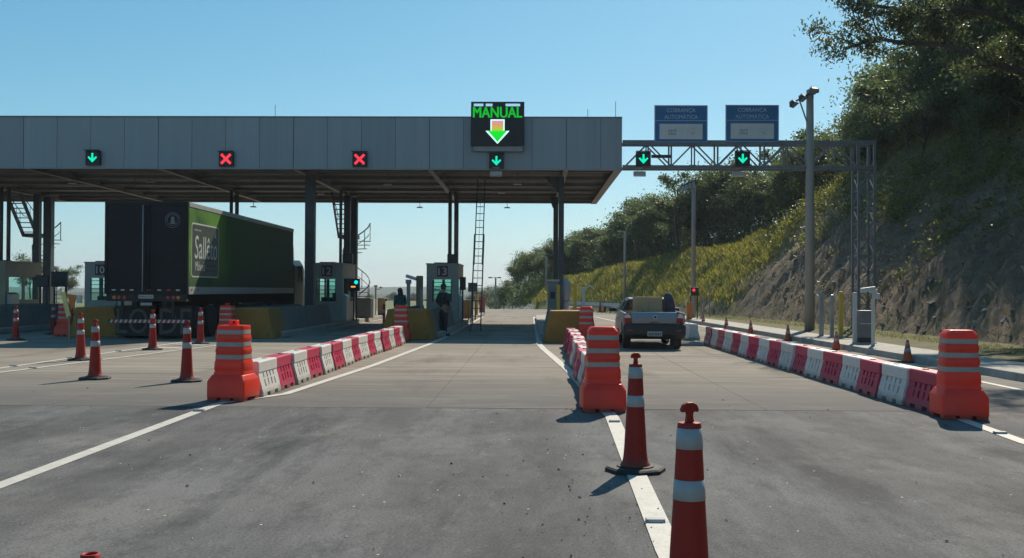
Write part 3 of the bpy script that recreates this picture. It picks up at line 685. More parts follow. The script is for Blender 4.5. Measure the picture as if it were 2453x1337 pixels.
def booth(x, num, label, y=44.4, wall=WALLB, w=1.42, tilt=0):
    e = empty('toll_booth', (x, y, .2), 0, label, 'toll booth')
    h = 2.52; L_ = 3.2; hw = w/2
    # walls with real openings
    MB().box(-hw, hw, 0, .06, .0, .86).build('front_wall', wall, e, .01)
    MB().box(-hw, hw, 0, .06, 1.86, h).build('front_wall', wall, e, .01)
    MB().box(-hw, -hw+.26, 0, .06, .862, 1.858).build('front_wall', wall, e)
    MB().box(hw-.3, hw, 0, .06, .862, 1.858).build('front_wall', wall, e)
    MB().box(-hw, hw, L_-.06, L_, 0, .86).build('rear_wall', wall, e)
    MB().box(-hw, hw, L_-.06, L_, 1.9, h).build('rear_wall', wall, e)
    for sx in (-1, 1):
        a, b_ = sorted((sx*hw, sx*(hw-.05)))
        MB().box(a, b_, .062, L_-.062, 0, .86).build('side_wall', wall, e)
        MB().box(a, b_, .062, L_-.062, 1.9, h).build('side_wall', wall, e)
        for y0, y1 in ((.062, .3), (1.5, 1.7), (L_-.3, L_-.062)): MB().box(a, b_, y0, y1, .862, 1.898).build('side_post', wall, e)
    MB().box(-hw-.03, hw+.03, -.03, L_+.03, h+.002, h+.06).build('roof', wall, e, .01)
    MB().box(-hw+.3, hw-.45, .4, 1.4, h+.062, h+.11).build('roof_vent', STEEL_D, e)
    wn_ = MB().box(-hw+.262, hw-.302, .02, .03, .864, 1.856).build('window', TEAL, e)
    xm = .06
    for a, b_ in ((-hw+.262, -hw+.30), (xm-.07, xm+.05), (hw-.34, hw-.302)): MB().box(a, b_, -.006, .055, .866, 1.854).build('mullion', STEEL_D, wn_)
    for z in (1.18+.18*k for k in range(4)): MB().box(-hw+.302, xm-.072, -.004, .019, z, z+.028).build('slat', STEEL_D, wn_); MB().box(xm+.052, hw-.342, -.004, .019, z, z+.028).build('slat', STEEL_D, wn_)
    MB().box(-hw+.06, hw-.06, L_-.04, L_-.03, .862, 1.898).build('rear_window', TEAL, e)
    MB().box(-hw+.36, xm+.3, .5, 1.0, .86, 1.04).build('desk', BLACK, e)
    MB().box(xm+.1, xm+.42, .45, .55, 1.04, 1.24).build('monitor', BLACK, e)
    if num:
        s_ = MB().box(-.24, .24, -.02, -.001, 1.98, 2.46).build('number_plate', MAROON, e)
        t = put('number', text_mesh(num, NUMW, .38, .33, bold=.012), s_); t.location = (0, -.023, 2.22)
        MB().box(-.27, .27, -.012, -.0005, 1.95, 1.975).build('plate_edge', wall, s_)
    MB().prism([(hw+.001, 0.0), (hw+.16, 0.0), (hw+.16, 1.1), (hw+.001, 1.2)], 'y', .1, .9).build('side_counter', GALV, e, .01)
    return e
booth(-3.9, '13', 'grey toll booth number 13 with teal window, next to the leaning ladder')
booth(-9.05, '12', 'grey toll booth number 12 standing between the steel columns')
booth(-14.2, '11', 'grey toll booth hidden behind the green truck')
booth(-19.2, '10', 'pale toll booth number 10 beside the rear of the green truck')
booth(-24.0, None, 'tan toll booth without a visible number, below the left spiral stair', y=43.2, wall=WALLTAN, w=2.3)
# cable pipes from booth roofs up into the canopy, one thing per pipe
for x, y, r, lab in ((-3.82, 47.4, .09, 'thick'), (-3.52, 47.4, .11, 'thin'), (-14.25, 47.4, .08, 'a'), (-13.98, 47.4, .09, 'b'), (-8.98, 47.2, .07, 'c'), (-24.35, 45.6, .1, 'd'), (-24.1, 45.8, .09, 'e')):
    where = {-3: 'booth 13', -14: 'the booth behind the truck', -13: 'the booth behind the truck', -8: 'booth 12', -24: 'the tan booth'}[int(x)]
    p = MB().tube([(0, 0, 0), (0, 0, 6.25-2.775)], r, 12).build('cable_pipe', STEEL_M, None, smooth=True, loc=(x, y, 2.775))
    tag(p, ('%s grey pipe from %s up into the canopy' % ('slim' if r < .09 else 'stout' if r > .095 else 'round', where)), 'pipe', 'pipes above ' + where)
for x, y, lab in ((-4.2, 45.5, 'booth 13'), (-8.95, 45.4, 'booth 12')):
    e = empty('roof_unit', (x+.65, y, 2.78), 0, 'small dark box unit on the booth roof %s' % ('below the twin pipes beside the ladder' if x > -5 else 'between the steel columns'), 'roof unit')
    MB().box(-.22, .22, -.2, .2, .0, .44).build('case', BLACK, e, .01); MB().box(-.19, .19, -.21, -.201, .06, .38).build('grille', STEEL_D, e)

# ------------------------------------------------------------ stairs
def stair(x, y, label, sgn=-1):
    e = empty('spiral_stair', (x, y, .2), 0, label, 'staircase')
    MB().tube([(0, 0, 0), (0, 0, 4.2)], .07, 10).build('newel_post', STEEL_D, e)
    n = 19; r = .72
    rail = []; rail2 = []
    for i in range(n):
        a = -1.2 + i*2*pi/15; z = .2 + i*.205
        u = Vector((cos(a), sin(a), 0)); w = Vector((-sin(a), cos(a), 0))
        P = [u*.071 - w*.04, u*r - w*.17, u*r + w*.17, u*.071 + w*.04]
        MB().add([p + Vector((0, 0, z)) for p in P] + [p + Vector((0, 0, z+.03)) for p in P], [(0,1,2,3),(4,5,6,7),(0,1,5,4),(1,2,6,5),(2,3,7,6),(3,0,4,7)]).build('tread', STEEL_D, e)
        if i % 2 == 0: MB().bar(u*(r-.02) + Vector((0, 0, z+.031)), u*(r-.02) + Vector((0, 0, z+.93)), .032).build('baluster', STEEL_D, e)
        rail.append(u*(r-.02) + Vector((0, 0, z+.95)))
        rail2.append(u*(r-.02) + Vector((0, 0, z+.5)))
    MB().tube(rail, .032, 6).build('handrail', STEEL_D, e, smooth=True)
    MB().tube(rail2, .02, 6).build('mid_rail', STEEL_D, e, smooth=True)
    # landing and straight flight up into the canopy
    MB().box(-.80, .1, -1.0, .35, 4.02, 4.20).build('landing', STEEL_D, e)
    x0, z0, x1, z1 = -.95, 4.15, -2.75, 6.2
    for yy_ in (-.76, -.06):
        MB().bar((yy_, x0, z0-.05), (yy_, x1, z1-.05), .05, .24).build('stringer', STEEL_D, e)
        MB().tube([(yy_, x0+.3, z0+.95), (yy_, x0, z0+.95), (yy_, x1, z1)], .02, 6).build('handrail', STEEL_D, e)
        for k in range(1, 5):
            f = k/5; xx = x0+(x1-x0)*f; zz = z0+(z1-z0)*f
            MB().bar((yy_, xx, zz+.05), (yy_, xx, zz+.95-.9*f), .018).build('baluster', STEEL_D, e)
    for k in range(9):
        f = (k+.5)/9; xx = x0+(x1-x0)*f; zz = z0+(z1-z0)*f
        MB().box(-.734, -.086, xx-.12, xx+.12, zz-.02, zz+.015).build('tread', STEEL_D, e)
    return e
stair(-9.05, 51.95, 'dark steel spiral stair with straight flight above, behind booth 12')
stair(-25.3, 51.95, 'dark steel spiral stair with straight flight above, beside the tan booth')

# leaning extension ladder
e = empty('ladder', (-2.09, 38.36, 0.0), 0, 'tall extension ladder leaning up to the canopy beside booth 13', 'ladder')
b0, b1 = Vector((0, 0, 0.0)), Vector((.02, 3.6, 6.22)); d = b1-b0
for sx in (-.19, .19):
    MB().bar(b0+Vector((sx, 0, 0.02)), b0+d*.62+Vector((sx, 0, 0)), .05, .03).build('rail', STEEL_D, e)
    MB().bar(b0+d*.42+Vector((sx*.84, -.05, 0)), b1+Vector((sx*.84, -.05, 0)), .04, .03).build('upper_rail', STEEL_D, e)
for k in range(1, 21):
    p = b0 + d*(k/21)
    MB().bar(p+Vector((-.17, -.02, 0)), p+Vector((.17, -.02, 0)), .03).build('rung', STEEL_D, e)
MB().tube([b0+d*.1+Vector((0, -.08, 0)), b1+Vector((0, -.1, -.1))], .008, 5).build('rope', STEEL_M, e)

# ------------------------------------------------------------ traffic cones
CONE_O = mat('cone_orange', (0.34, 0.026, 0.017), 0.55, spec=.25, var=0.1, scale=5, rand=0.10, dirt=((0.26, 0.045, 0.03), 0.62, 6), trans=0.04, splash=((.16, .10, .075), .16, .6))
CONE_B = mat('cone_band', (0.35, 0.36, 0.37), 0.4, var=0.06, scale=8, dirt=((0.36, 0.37, 0.38), 0.66, 9))
RUBBER = mat('black_rubber', (0.022, 0.022, 0.023), 0.75, var=0.3, scale=8, bump=0.3, dirt=((0.10, 0.095, 0.085), 0.56, 5))
def cone_r(z, H=.95):        # outer radius of the cone body against height
    t = z/H
    return lerp_tab([(0.05, .135), (.085, .118), (.13, .108), (.22, .1), (.60, .078), (1.0, .058)], t)
def make_cone():
    e = empty('traffic_cone')
    n = 8; R_ = .27
    prof = [(R_*cos(2*pi*(k+.5)/n), R_*sin(2*pi*(k+.5)/n)) for k in range(n)]
    m = MB(); m.loft([[(x*s, y*s, z) for x, y in prof] for s, z in ((1.0, .002), (1.0, .028), (.93, .042))])
    m.lathe([(.165, .04), (.165, .052), (.12, .056)], 24); m.build('base', RUBBER, e)
    pr = [(.135, .05), (.132, .062), (.118, .08), (.108, .12), (.1, .2), (.092, .35), (.079, .57), (.0735, .673), (.0655, .82), (.06, .925), (.058, .94), (.054, .95), (.03, .952)]
    b = MB().lathe(pr, 28).build('body', CONE_O, e, smooth=True); auto_smooth(b, 50)
    for z0, z1 in ((.823, .925), (.573, .673)):
        r0, r1 = lerp_tab([(.57, .079), (.673, .0735), (.82, .0655), (.925, .06)], z0), lerp_tab([(.57, .079), (.673, .0735), (.82, .0655), (.925, .06)], z1)
        MB().lathe([(r0-.002, z0), (r0+.0022, z0+.001), (r1+.0022, z1-.001), (r1-.002, z1)], 28).build('reflective_band', CONE_B, e, smooth=True)
    hprof = [(-.022, .951), (.022, .951), (.016, .985), (.020, 1.005), (.045, 1.0), (.047, 1.018), (.036, 1.04), (.014, 1.05), (-.014, 1.05), (-.036, 1.04), (-.047, 1.018), (-.045, 1.0), (-.02, 1.005), (-.016, .985)]
    MB().prism(hprof, 'y', -.014, .014).build('handle', CONE_O, e, .006)
    return e
def make_small_cone():
    e = empty('traffic_cone')
    MB().box(-.16, .16, -.16, .16, .002, .026).build('base', RUBBER, e, .008)
    pr = [(.125, .026), (.115, .04), (.1, .1), (.028, .5), (.02, .512), (.012, .514)]
    MB().lathe(pr, 22).build('body', mat('small_cone_orange', (0.66, 0.10, 0.025), 0.5, var=.1, rand=.1, trans=.12), e, smooth=True)
    f = lambda z: lerp_tab([(.1, .1), (.5, .028)], z)
    for z0, z1 in ((.40, .455), (.24, .32)):
        MB().lathe([(f(z0)-.002, z0), (f(z0)+.002, z0+.001), (f(z1)+.002, z1-.001), (f(z1)-.002, z1)], 22).build('reflective_band', CONE_B, e, smooth=True)
    return e
BIG = make_cone(); SMALL = make_small_cone()
def place(proto, first, x, y, rz, label, cat, group=None, z=0.0):
    o = proto if first else copy_tree(proto)
    o.location = (x, y, z); o.rotation_euler = (0, 0, rz); tag(o, label, cat, group)
    return o
first = True
for x, y, rz, label in [
    (0.79, 4.98, 0.3, 'tall orange cone on the white line, first cone before the one beside the barrel'),
    (0.94, 8.94, 0.42, 'tall orange cone with dark base on the white line, next before the tapered barrel'),
    (-7.66, 17.53, 0.15, 'tall orange cone casting a thin shadow, farther from the left barrel of its pair'),
    (-5.91, 17.17, 0.2, 'tall orange cone casting a thin shadow, next to the barrel by the left barrier row'),
    (-9.97, 22.07, 0.1, 'tall orange cone on the double white line, farthest from the truck'),
    (-9.85, 25.99, 0.25, 'tall orange cone on the double white line, in front of the truck mud flaps'),
    (-9.55, 28.87, 0.1, 'tall orange cone on the double white line, right beside the truck rear'),
    (-15.71, 30.34, 0.0, 'tall orange cone in the canopy shade before the long dark island wall'),
    (-16.5, 34.4, 0.2, 'tall orange cone in the shade beside the barrel behind the truck'),
    (5.15, 74.0, 0.0, 'far orange cone of the pair standing before the guardrail'),
    (5.5, 74.2, 0.3, 'far orange cone of the pair standing before the guardrail')]:
    o = place(BIG, first, x, y, rz, label, 'traffic cone', 'tall traffic cones'); first = False
# a cone without its handle, only its open tip reaches into the picture
hc = empty('traffic_cone', (-1.51, 3.43, 0), 0, 'orange cone without handle, its open tip standing alone on the asphalt', 'traffic cone')
MB().box(-.19, .19, -.19, .19, .002, .03).build('base', RUBBER, hc, .01)
MB().lathe([(.145, .03), (.135, .045), (.12, .1), (.034, .66), (.031, .685), (.026, .688), (.022, .68), (.02, .6), (.001, .59)], 28).build('body', CONE_O, hc, smooth=True)
fz = lambda z: lerp_tab([(.1, .12), (.66, .034)], z)
for z0, z1 in ((.50, .58), (.30, .40)): MB().lathe([(fz(z0)-.002, z0), (fz(z0)+.002, z0+.001), (fz(z1)+.002, z1-.001), (fz(z1)-.002, z1)], 24).build('reflective_band', CONE_B, hc, smooth=True)
first = True
sm = [(8.37, 53.06), (8.25, 47.93), (8.34, 42.78), (8.3, 37.89), (8.42, 32.9), (8.46, 27.85), (8.62, 23.06)]
nm = ['beside the orange gate post', 'second from the orange gate post', 'third from the orange gate post', 'third before the tower cabinet along the kerb', 'second before the tower cabinet along the kerb', 'right in front of the tower cabinet', 'past the tower cabinet, alone against the kerb']
for (x, y), lab in zip(sm, nm):
    place(SMALL, first, x, y, random.uniform(0, 1), 'small orange cone at the kerb, ' + lab, 'traffic cone', 'small cones along the kerb'); first = False

# ------------------------------------------------------------ channelizing barrels
BAR_O = mat('barrel_orange', (0.92, 0.065, 0.030), 0.36, var=0.08, scale=3, rand=0.06, trans=0.30, dirt=((0.50, 0.06, 0.045), 0.62, 4), splash=((.20, .12, .09), .12, .6))
BAR_B = mat('barrel_band', (0.36, 0.32, 0.28), 0.45, var=0.1, scale=12)
def rrect(w, d, r, z, n=4):
    P = []
    for cx, cy, a0 in ((w/2-r, d/2-r, 0), (-w/2+r, d/2-r, pi/2), (-w/2+r, -d/2+r, pi), (w/2-r, -d/2+r, 1.5*pi)):
        for k in range(n+1): a = a0 + k*pi/2/n; P.append((cx+r*cos(a), cy+r*sin(a), z))
    return P
def make_barrel(handle):
    e = empty('channelizer_barrel')
    m = MB()
    # base block with notched lower edge and bevelled shoulder
    m.loft([rrect(.57, .56, .03, .05), rrect(.565, .555, .03, .28), rrect(.545, .535, .05, .31), rrect(.48, .47, .07, .372)])
    for sx, sy in ((-.2, -.2), (.2, -.2), (-.2, .2), (.2, .2), (0, -.2), (0, .2)): m.box(sx-.075, sx+.075, sy-.07, sy+.07, .002, .052)
    o = m.build('base', BAR_O, e, .006); auto_smooth(o, 30)
    rings = []
    W_ = lambda z: lerp_tab([(.36, .465), (1.05, .405)], z)
    D_ = lambda z: lerp_tab([(.36, .40), (1.05, .33)], z)
    for z, k in ((.365, 1.0), (.40, 1.0), (.415, .97), (.43, .97), (.445, 1.0), (.56, 1.0), (.575, .965), (.675, .965), (.69, 1.0), (.74, 1.0), (.755, .965), (.855, .965), (.87, 1.0), (.92, 1.0), (.935, .965), (1.025, .965), (1.04, .99), (1.06, .985)):
        rings.append(rrect(W_(z)*k, D_(z)*k, .055, z))
    if not handle: rings.append(rrect(W_(1.06)*.80, D_(1.06)*.72, .05, 1.115)); rings.append(rrect(W_(1.06)*.76, D_(1.06)*.66, .04, 1.12))
    else: rings.append(rrect(W_(1.06)*.96, D_(1.06)*.95, .05, 1.075))
    o = MB().loft(rings).build('body', BAR_O, e, smooth=True); auto_smooth(o, 35)
    for z0, z1 in ((.595, .655), (.775, .835), (.95, 1.01)):
        k = .965; g_ = .006
        o = MB().loft([rrect(W_(z0)*k+g_, D_(z0)*k+g_, .055, z0), rrect(W_(z1)*k+g_, D_(z1)*k+g_, .055, z1)]).build('reflective_band', BAR_B, e); auto_smooth(o, 35)
    if handle:
        MB().prism([(-.06, 1.07), (.06, 1.07), (.06, 1.15), (-.06, 1.15)], 'y', -.05, .05).build('handle', BAR_O, e, .012)
        MB().tube([(.02, -.056, 1.115), (.02, -.049, 1.115)], .018, 12).build('handle_hole', RUBBER, e)
    else:
        sl = MB(); sl.loft([[(x_-.06, y_*.45-.128, z+.002) for x_, y_, z in rrect(.13, .07, .03, 1.088+d_)] for d_ in (0, .004)])
        o = sl.build('handle_slot', BAR_B, e); o.rotation_euler = (0, 0, 0)
    return e
BA, BB = make_barrel(True), make_barrel(False)
GB = 'orange channelizer barrels'
place(BA, True, -4.28, 14.42, radians(-9), 'orange barrel with block handle on top, heading the left barrier row', 'barrel', GB)
place(BB, True, 0.97, 13.42, radians(3), 'orange barrel with flat slotted top, heading the middle barrier row', 'barrel', GB)
place(BB, False, 5.49, 12.95, radians(-4), 'orange barrel with flat slotted top, heading the right barrier row', 'barrel', GB)
place(BA, False, -15.4, 33.0, radians(-6), 'shaded barrel behind the truck tail, before the island nose', 'barrel', GB)
place(BA, False, -9.55, 31.45, radians(-6), 'shaded barrel between truck and island nose in front of booth 12', 'barrel', GB)
place(BB, False, -3.98, 30.9, 0, 'shaded barrel at the end of the left barrier row, before booth 13', 'barrel', GB)
place(BB, False, 1.68, 30.1, 0, 'shaded barrel at the far end of the middle barrier row', 'barrel', GB)

# ------------------------------------------------------------ plastic jersey barriers
BRED = mat('barrier_red', (0.58, 0.032, 0.095), 0.45, var=0.1, scale=3, rand=0.14, trans=0.14, dirt=((0.46, 0.12, 0.14), 0.6, 3.5), splash=((.20, .14, .11), .13, .65))
BWHT = mat('barrier_white', (0.70, 0.67, 0.62), 0.5, var=0.08, scale=3, rand=0.08, trans=0.12, dirt=((0.48, 0.44, 0.38), 0.6, 4), splash=((.24, .20, .15), .15, .75))
def make_barrier(m_):
    """1 m water-filled barrier along Y, slots cut right through, notched foot, cap block on top"""
    L_ = .985; ycut = [-L_/2, -.375, -.325, -.205, -.155, -.025+0, .025, .155, .205, .325, .375, L_/2]
    ycut = sorted(set([-L_/2, -.42, -.285, -.235, -.115, -.065, .065, .115, .235, .285, .42, L_/2]))
    zc = [.002, .055, .15, .245, .275, .35]
    hw = lambda z: lerp_tab([(0, .205), (.055, .2), (.35, .125)], z)
    slots = [(-.285, -.235), (-.115, -.065), (.065, .115), (.235, .285)]
    m = MB()
    def q(a, b, c, d): m.add([a, b, c, d], [(0, 1, 2, 3)])
    def hole(y0, y1, z0, z1):
        if z0 < .05: return (abs(y0+.285) < 1e-6 and abs(y1+.235) < 1e-6) or (abs(y0+.235) < 1e-6) or (abs(y0-.115) < 1e-6) or (abs(y0-.235) < 1e-6)
        return .14 < z0 < .3 and z0 != .245 and any(abs(y0-a) < 1e-6 for a, b in slots)
    for y0, y1 in zip(ycut, ycut[1:]):
        for z0, z1 in zip(zc, zc[1:]):
            if hole(y0, y1, z0, z1):
                a, b = hw(z0), hw(z1)
                q((-a, y0, z0), (a, y0, z0), (b, y0, z1), (-b, y0, z1)); q((-a, y1, z0), (a, y1, z0), (b, y1, z1), (-b, y1, z1))
                q((-b, y0, z1), (b, y0, z1), (b, y1, z1), (-b, y1, z1))
                if z0 > .05: q((-a, y0, z0), (a, y0, z0), (a, y1, z0), (-a, y1, z0))
            else:
                for s in (-1, 1): q((s*hw(z0), y0, z0), (s*hw(z0), y1, z0), (s*hw(z1), y1, z1), (s*hw(z1), y0, z1))
    for y in (-L_/2, L_/2):
        for z0, z1 in zip(zc, zc[1:]): q((-hw(z0), y, z0), (hw(z0), y, z0), (hw(z1), y, z1), (-hw(z1), y, z1))
    q((-.125, -L_/2, .35), (.125, -L_/2, .35), (.125, L_/2, .35), (-.125, L_/2, .35))
    # cap block, slightly proud of the neck, with top recess for the filler
    m.loft([[(x*w, y*l, z) for x, y in ((-1, -1), (1, -1), (1, 1), (-1, 1))] for w, l, z in ((.128, L_/2, .352), (.135, L_/2, .365), (.13, L_/2, .505), (.118, L_/2-.012, .525))])
    m.loft([[(cos(a)*.045, sin(a)*.045+.25, z) for a in [k*pi/6 for k in range(12)]] for z in (.523, .54)])
    return m.mesh('plastic_barrier', m_)
ME_R, ME_W = make_barrier(BRED), make_barrier(BWHT)
def barrier(x, y, rz, red, row):
    o = put('plastic_barrier', ME_R if red else ME_W)
    md = o.modifiers.new('weld', 'WELD'); md.merge_threshold = 1e-4
    md = o.modifiers.new('bevel', 'BEVEL'); md.width = .006; md.segments = 2; md.limit_method = 'ANGLE'; md.angle_limit = radians(30)
    o.location = (x+random.uniform(-.03, .03), y, 0.003); o.rotation_euler = (0, 0, rz+random.uniform(-.03, .03))
    tag(o, '%s plastic barrier block in the %s' % ('red' if red else 'white', row), 'plastic barrier', '%s blocks of the %s' % ('red' if red else 'white', row))
def row(pts, n, y0, first_red, name, pat=None):
    y = y0
    for i in range(n):
        x = lerp_tab(pts, y); dx = lerp_tab(pts, y+.5)-lerp_tab(pts, y-.5)
        barrier(x, y, -atan2(dx, 1), (i % 2 == 0) == first_red, name); y += 1.0/sqrt(1+dx*dx)*1.0
row([(14, -4.12), (20, -4.05), (30, -3.88)], 15, 15.22, False, 'left row beside the cash lane')
row([(13, .98), (20, 1.05), (30, 1.2)], 15, 14.2, True, 'middle row between the two lanes')
row([(13, 5.46), (31, 5.4)], 17, 13.75, True, 'right row beside the pavement lane')
row([(31, 5.4), (45, 5.0)], 2, 33.2, False, 'short pair farther along the right row')
row([(60, 3.6), (76, 1.5)], 6, 62.5, False, 'far line leading to the guardrail')

# ------------------------------------------------------------ road studs
STUD = mat('stud_casing', (0.30, 0.29, 0.27), 0.5, var=0.15); STUDR = mat('stud_reflector', (0.5, 0.5, 0.5), 0.25)
def make_stud():
    e = empty('road_stud')
    MB().prism([(-.05, .0), (.05, .0), (.03, .022), (-.03, .022)], 'x', -.065, .065).build('casing', STUD, e, .004)
    MB().obox((0, -.0425, .0125), (.10, .003, .012), Matrix.Rotation(radians(-42), 3, 'X')).build('reflector', STUDR, e)
    return e
SP = make_stud(); first = True
for x, y, w in [(.87, 6.95, 'the middle white line'), (1.03, 12.2, 'the middle white line'), (-4.31, 13.0, 'the left white line'), (5.32, 11.45, 'the right white line'),
             (-10.42, 25.2, 'the double white line'), (-9.6, 22.2, 'the double white line'), (-10.45, 22.6, 'the double white line'), (-9.85, 19.7, 'the double white line'), (-10.5, 20.2, 'the double white line'), (-4.28, 6.2, 'the left white line')]:
    place(SP, first, x, y, 0, 'small raised road stud fixed on ' + w, 'road stud', 'road studs on ' + w, z=.009); first = False

# ------------------------------------------------------------ articulated truck
TGREEN = None
def trailer_side_material():
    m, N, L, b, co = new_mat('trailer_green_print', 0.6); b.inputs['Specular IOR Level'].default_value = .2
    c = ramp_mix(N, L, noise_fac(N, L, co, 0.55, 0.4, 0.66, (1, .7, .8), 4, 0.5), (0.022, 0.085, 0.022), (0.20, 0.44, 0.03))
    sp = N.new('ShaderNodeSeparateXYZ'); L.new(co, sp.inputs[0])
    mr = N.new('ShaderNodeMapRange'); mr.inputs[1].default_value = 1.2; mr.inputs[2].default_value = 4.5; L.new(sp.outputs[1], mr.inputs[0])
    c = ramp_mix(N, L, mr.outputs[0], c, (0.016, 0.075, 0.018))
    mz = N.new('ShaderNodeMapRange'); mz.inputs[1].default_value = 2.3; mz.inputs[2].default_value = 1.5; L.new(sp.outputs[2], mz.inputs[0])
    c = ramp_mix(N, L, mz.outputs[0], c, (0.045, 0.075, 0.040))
    L.new(c, b.inputs['Base Color']); return m
TGREEN = trailer_side_material()
TDOOR = mat('trailer_door_dark', (0.007, 0.009, 0.013), 0.6, spec=.25, var=0.35, scale=1.2, streak=(1, 1, 2.5), dirt=((0.02, 0.018, 0.015), 0.55, 2))
TFRAME = mat('trailer_frame_dark', (0.010, 0.011, 0.012), 0.6, 0.0, spec=.25, var=0.2)
TALU = mat('trailer_aluminium_rail', (0.40, 0.40, 0.38), 0.5, 0.2, var=0.1, scale=3)
CHASSIS = mat('chassis_black', (0.018, 0.018, 0.019), 0.7, var=0.25, dirt=((0.06, 0.05, 0.04), 0.55, 3))
TYRE = mat('tyre_rubber', (0.02, 0.02, 0.021), 0.85, var=0.2, dirt=((0.07, 0.062, 0.052), 0.55, 6))
RIM = mat('steel_rim', (0.25, 0.25, 0.25), 0.45, 0.5, var=0.2)
TPRINT = mat('trailer_print_pale', (0.55, 0.58, 0.52), 0.5, var=0.06); TBOARD = mat('trailer_print_board', (0.055, 0.068, 0.055), 0.4)
FLAPTXT = mat('mud_flap_lettering', (0.10, 0.10, 0.098), 0.7, var=0.15)
REDREF = mat('red_reflector', (0.45, 0.03, 0.03), 0.35); WHTREF = mat('white_reflector', (0.55, 0.53, 0.5), 0.35)
CABGREY = mat('cab_paint', (0.045, 0.05, 0.052), 0.3, 0.1, var=0.06)
TAIL = mat('tail_lamp_red', (0.38, 0.03, 0.02), 0.25); TAILO = mat('tail_lamp_amber', (0.55, 0.16, 0.03), 0.25)
tr = empty('box_truck', (-11.9, 30.8, 0), 0, 'articulated truck with green and dark box trailer, entering a toll lane', 'truck')
W2 = 1.3; TL = 13.8
MB().box(-W2+.02, W2-.02, .06, TL-.02, 1.43, 4.26).build('box_core', TFRAME, tr)
# rear frame and two doors with hinges and lock rods
rf = MB().box(-W2, -W2+.09, 0, .1, 1.42, 4.3).box(W2-.09, W2, 0, .1, 1.42, 4.3).box(-W2+.091, W2-.091, 0, .1, 4.16, 4.3).box(-W2+.091, W2-.091, 0, .1, 1.42, 1.60).build('rear_frame', TFRAME, tr, .01)
for sx in (-1, 1):
    a, b_ = (-W2+.1, -.012) if sx < 0 else (.012, W2-.1)
    dr = MB().box(a, b_, .012, .058, 1.61, 4.15).build('rear_door', TDOOR, tr, .008)
    for z in (1.75, 2.3, 3.0, 3.7, 4.0):
        xh = sx*(W2-.06); MB().box(min(xh, xh-sx*.22), max(xh, xh-sx*.22), -.012, .011, z, z+.06).build('hinge', TFRAME, dr)
    for k in range(5): MB().box(a+.03, b_-.03, .004, .0115, 1.85+k*.48, 1.88+k*.48).build('rib', TDOOR, dr)
    MB().tube([(sx*.10, -.02, 1.5), (sx*.10, -.02, 4.18)], .016, 8).build('lock_rod', TALU if sx < 0 else TFRAME, dr, smooth=True)
    MB().box(sx*.10-.1 if sx < 0 else sx*.1, sx*.10 if sx < 0 else sx*.1+.1, -.05, -.037, 1.9, 1.93).build('lock_handle', TFRAME, dr)
    if sx > 0:
        ring = MB()
        for r_ in (.235, .17): ring.tube([(.82+r_*cos(k*pi/16), -.004, 3.72+r_*sin(k*pi/16)) for k in range(33)], .009, 5, cap=False)
        for k in range(9): a0 = pi*.05+k*pi*.9/8; ring.box(.82+.2*cos(a0)-.011, .82+.2*cos(a0)+.011, -.005, .003, 3.72+.2*sin(a0)-.018, 3.72+.2*sin(a0)+.018)
        ring.loft([[(.82+u, -.003, 3.72+v) for u, v in ((-.06, .08), (0, .12), (.06, .08), (.05, 0), (.09, -.12), (-.09, -.12), (-.05, 0))], [(.82+u, .003, 3.72+v) for u, v in ((-.06, .08), (0, .12), (.06, .08), (.05, 0), (.09, -.12), (-.09, -.12), (-.05, 0))]])
        ring.build('emblem', mat('door_emblem', (0.16, 0.17, 0.18), 0.5), dr)
for x in (-1.02, 1.02): MB().box(x-.09, x+.09, -.012, -.001, 4.2, 4.25).build('marker_lamp', TFRAME, tr)
for k, x in enumerate((-1.0, -.72, -.44, .1, .42, .72, 1.0)): MB().box(x-.06, x+.06, -.004, -.0005, 1.53, 1.57).build('reflector_strip', WHTREF if k % 2 == 0 or k == 1 else REDREF, tr)
# right flank: panels, top rail, bottom rail, printed board
ends = [0.1, 4.05, 8.6, 13.78]
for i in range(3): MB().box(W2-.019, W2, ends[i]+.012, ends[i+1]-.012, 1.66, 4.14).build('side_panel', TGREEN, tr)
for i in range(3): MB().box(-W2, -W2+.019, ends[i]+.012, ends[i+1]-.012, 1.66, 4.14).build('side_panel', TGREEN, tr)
for sx in (-1, 1):
    a, b_ = sorted((sx*(W2-.03), sx*(W2+.012)))
    MB().box(a, b_, .101, TL, 4.145, 4.29).build('top_rail', TALU, tr, .006)
    MB().box(a, b_, .101, TL, 1.42, 1.655).build('bottom_rail', TALU, tr, .006)
for y in (.35, .95): MB().tube([(W2+.011, y, 1.56), (W2+.02, y, 1.56)], .035, 10).build('rail_bolt', TFRAME, tr)
MB().box(-W2+.03, W2-.03, .1, TL, 4.262, 4.3).build('roof', TALU, tr)
fr = MB(); fr.loft([[(W2+d_, .95+u, v) for u, v in [(1.35+(1.34-.12)*0+p[0], 2.82+p[1]) for p in rrect(2.75, 1.72, .14, 0)]] for d_ in (.001, .004)])
fr.v = [(x, y-.95+.35, z) for x, y, z in fr.v]; fr.build('print_border', TPRINT, tr)
fr = MB(); fr.loft([[(W2+d_, p[0]+1.70, 2.82+p[1]) for p in rrect(2.66, 1.63, .11, 0)] for d_ in (.0042, .0065)]); fr.build('print_board', TBOARD, tr)
def side_text(s, y, z, w, h, shear=.18, bold=0.0):
    t = put('lettering', text_mesh(s, TPRINT, w, h, bold=bold, shear=shear), tr); t.rotation_euler = (0, 0, pi/2); t.location = (W2+.009, y, z); return t
side_text('Sallêto', 1.74, 2.92, 2.25, .74, .1); side_text('Móveis', 1.15, 2.32, .95, .30, .1)
m = MB()
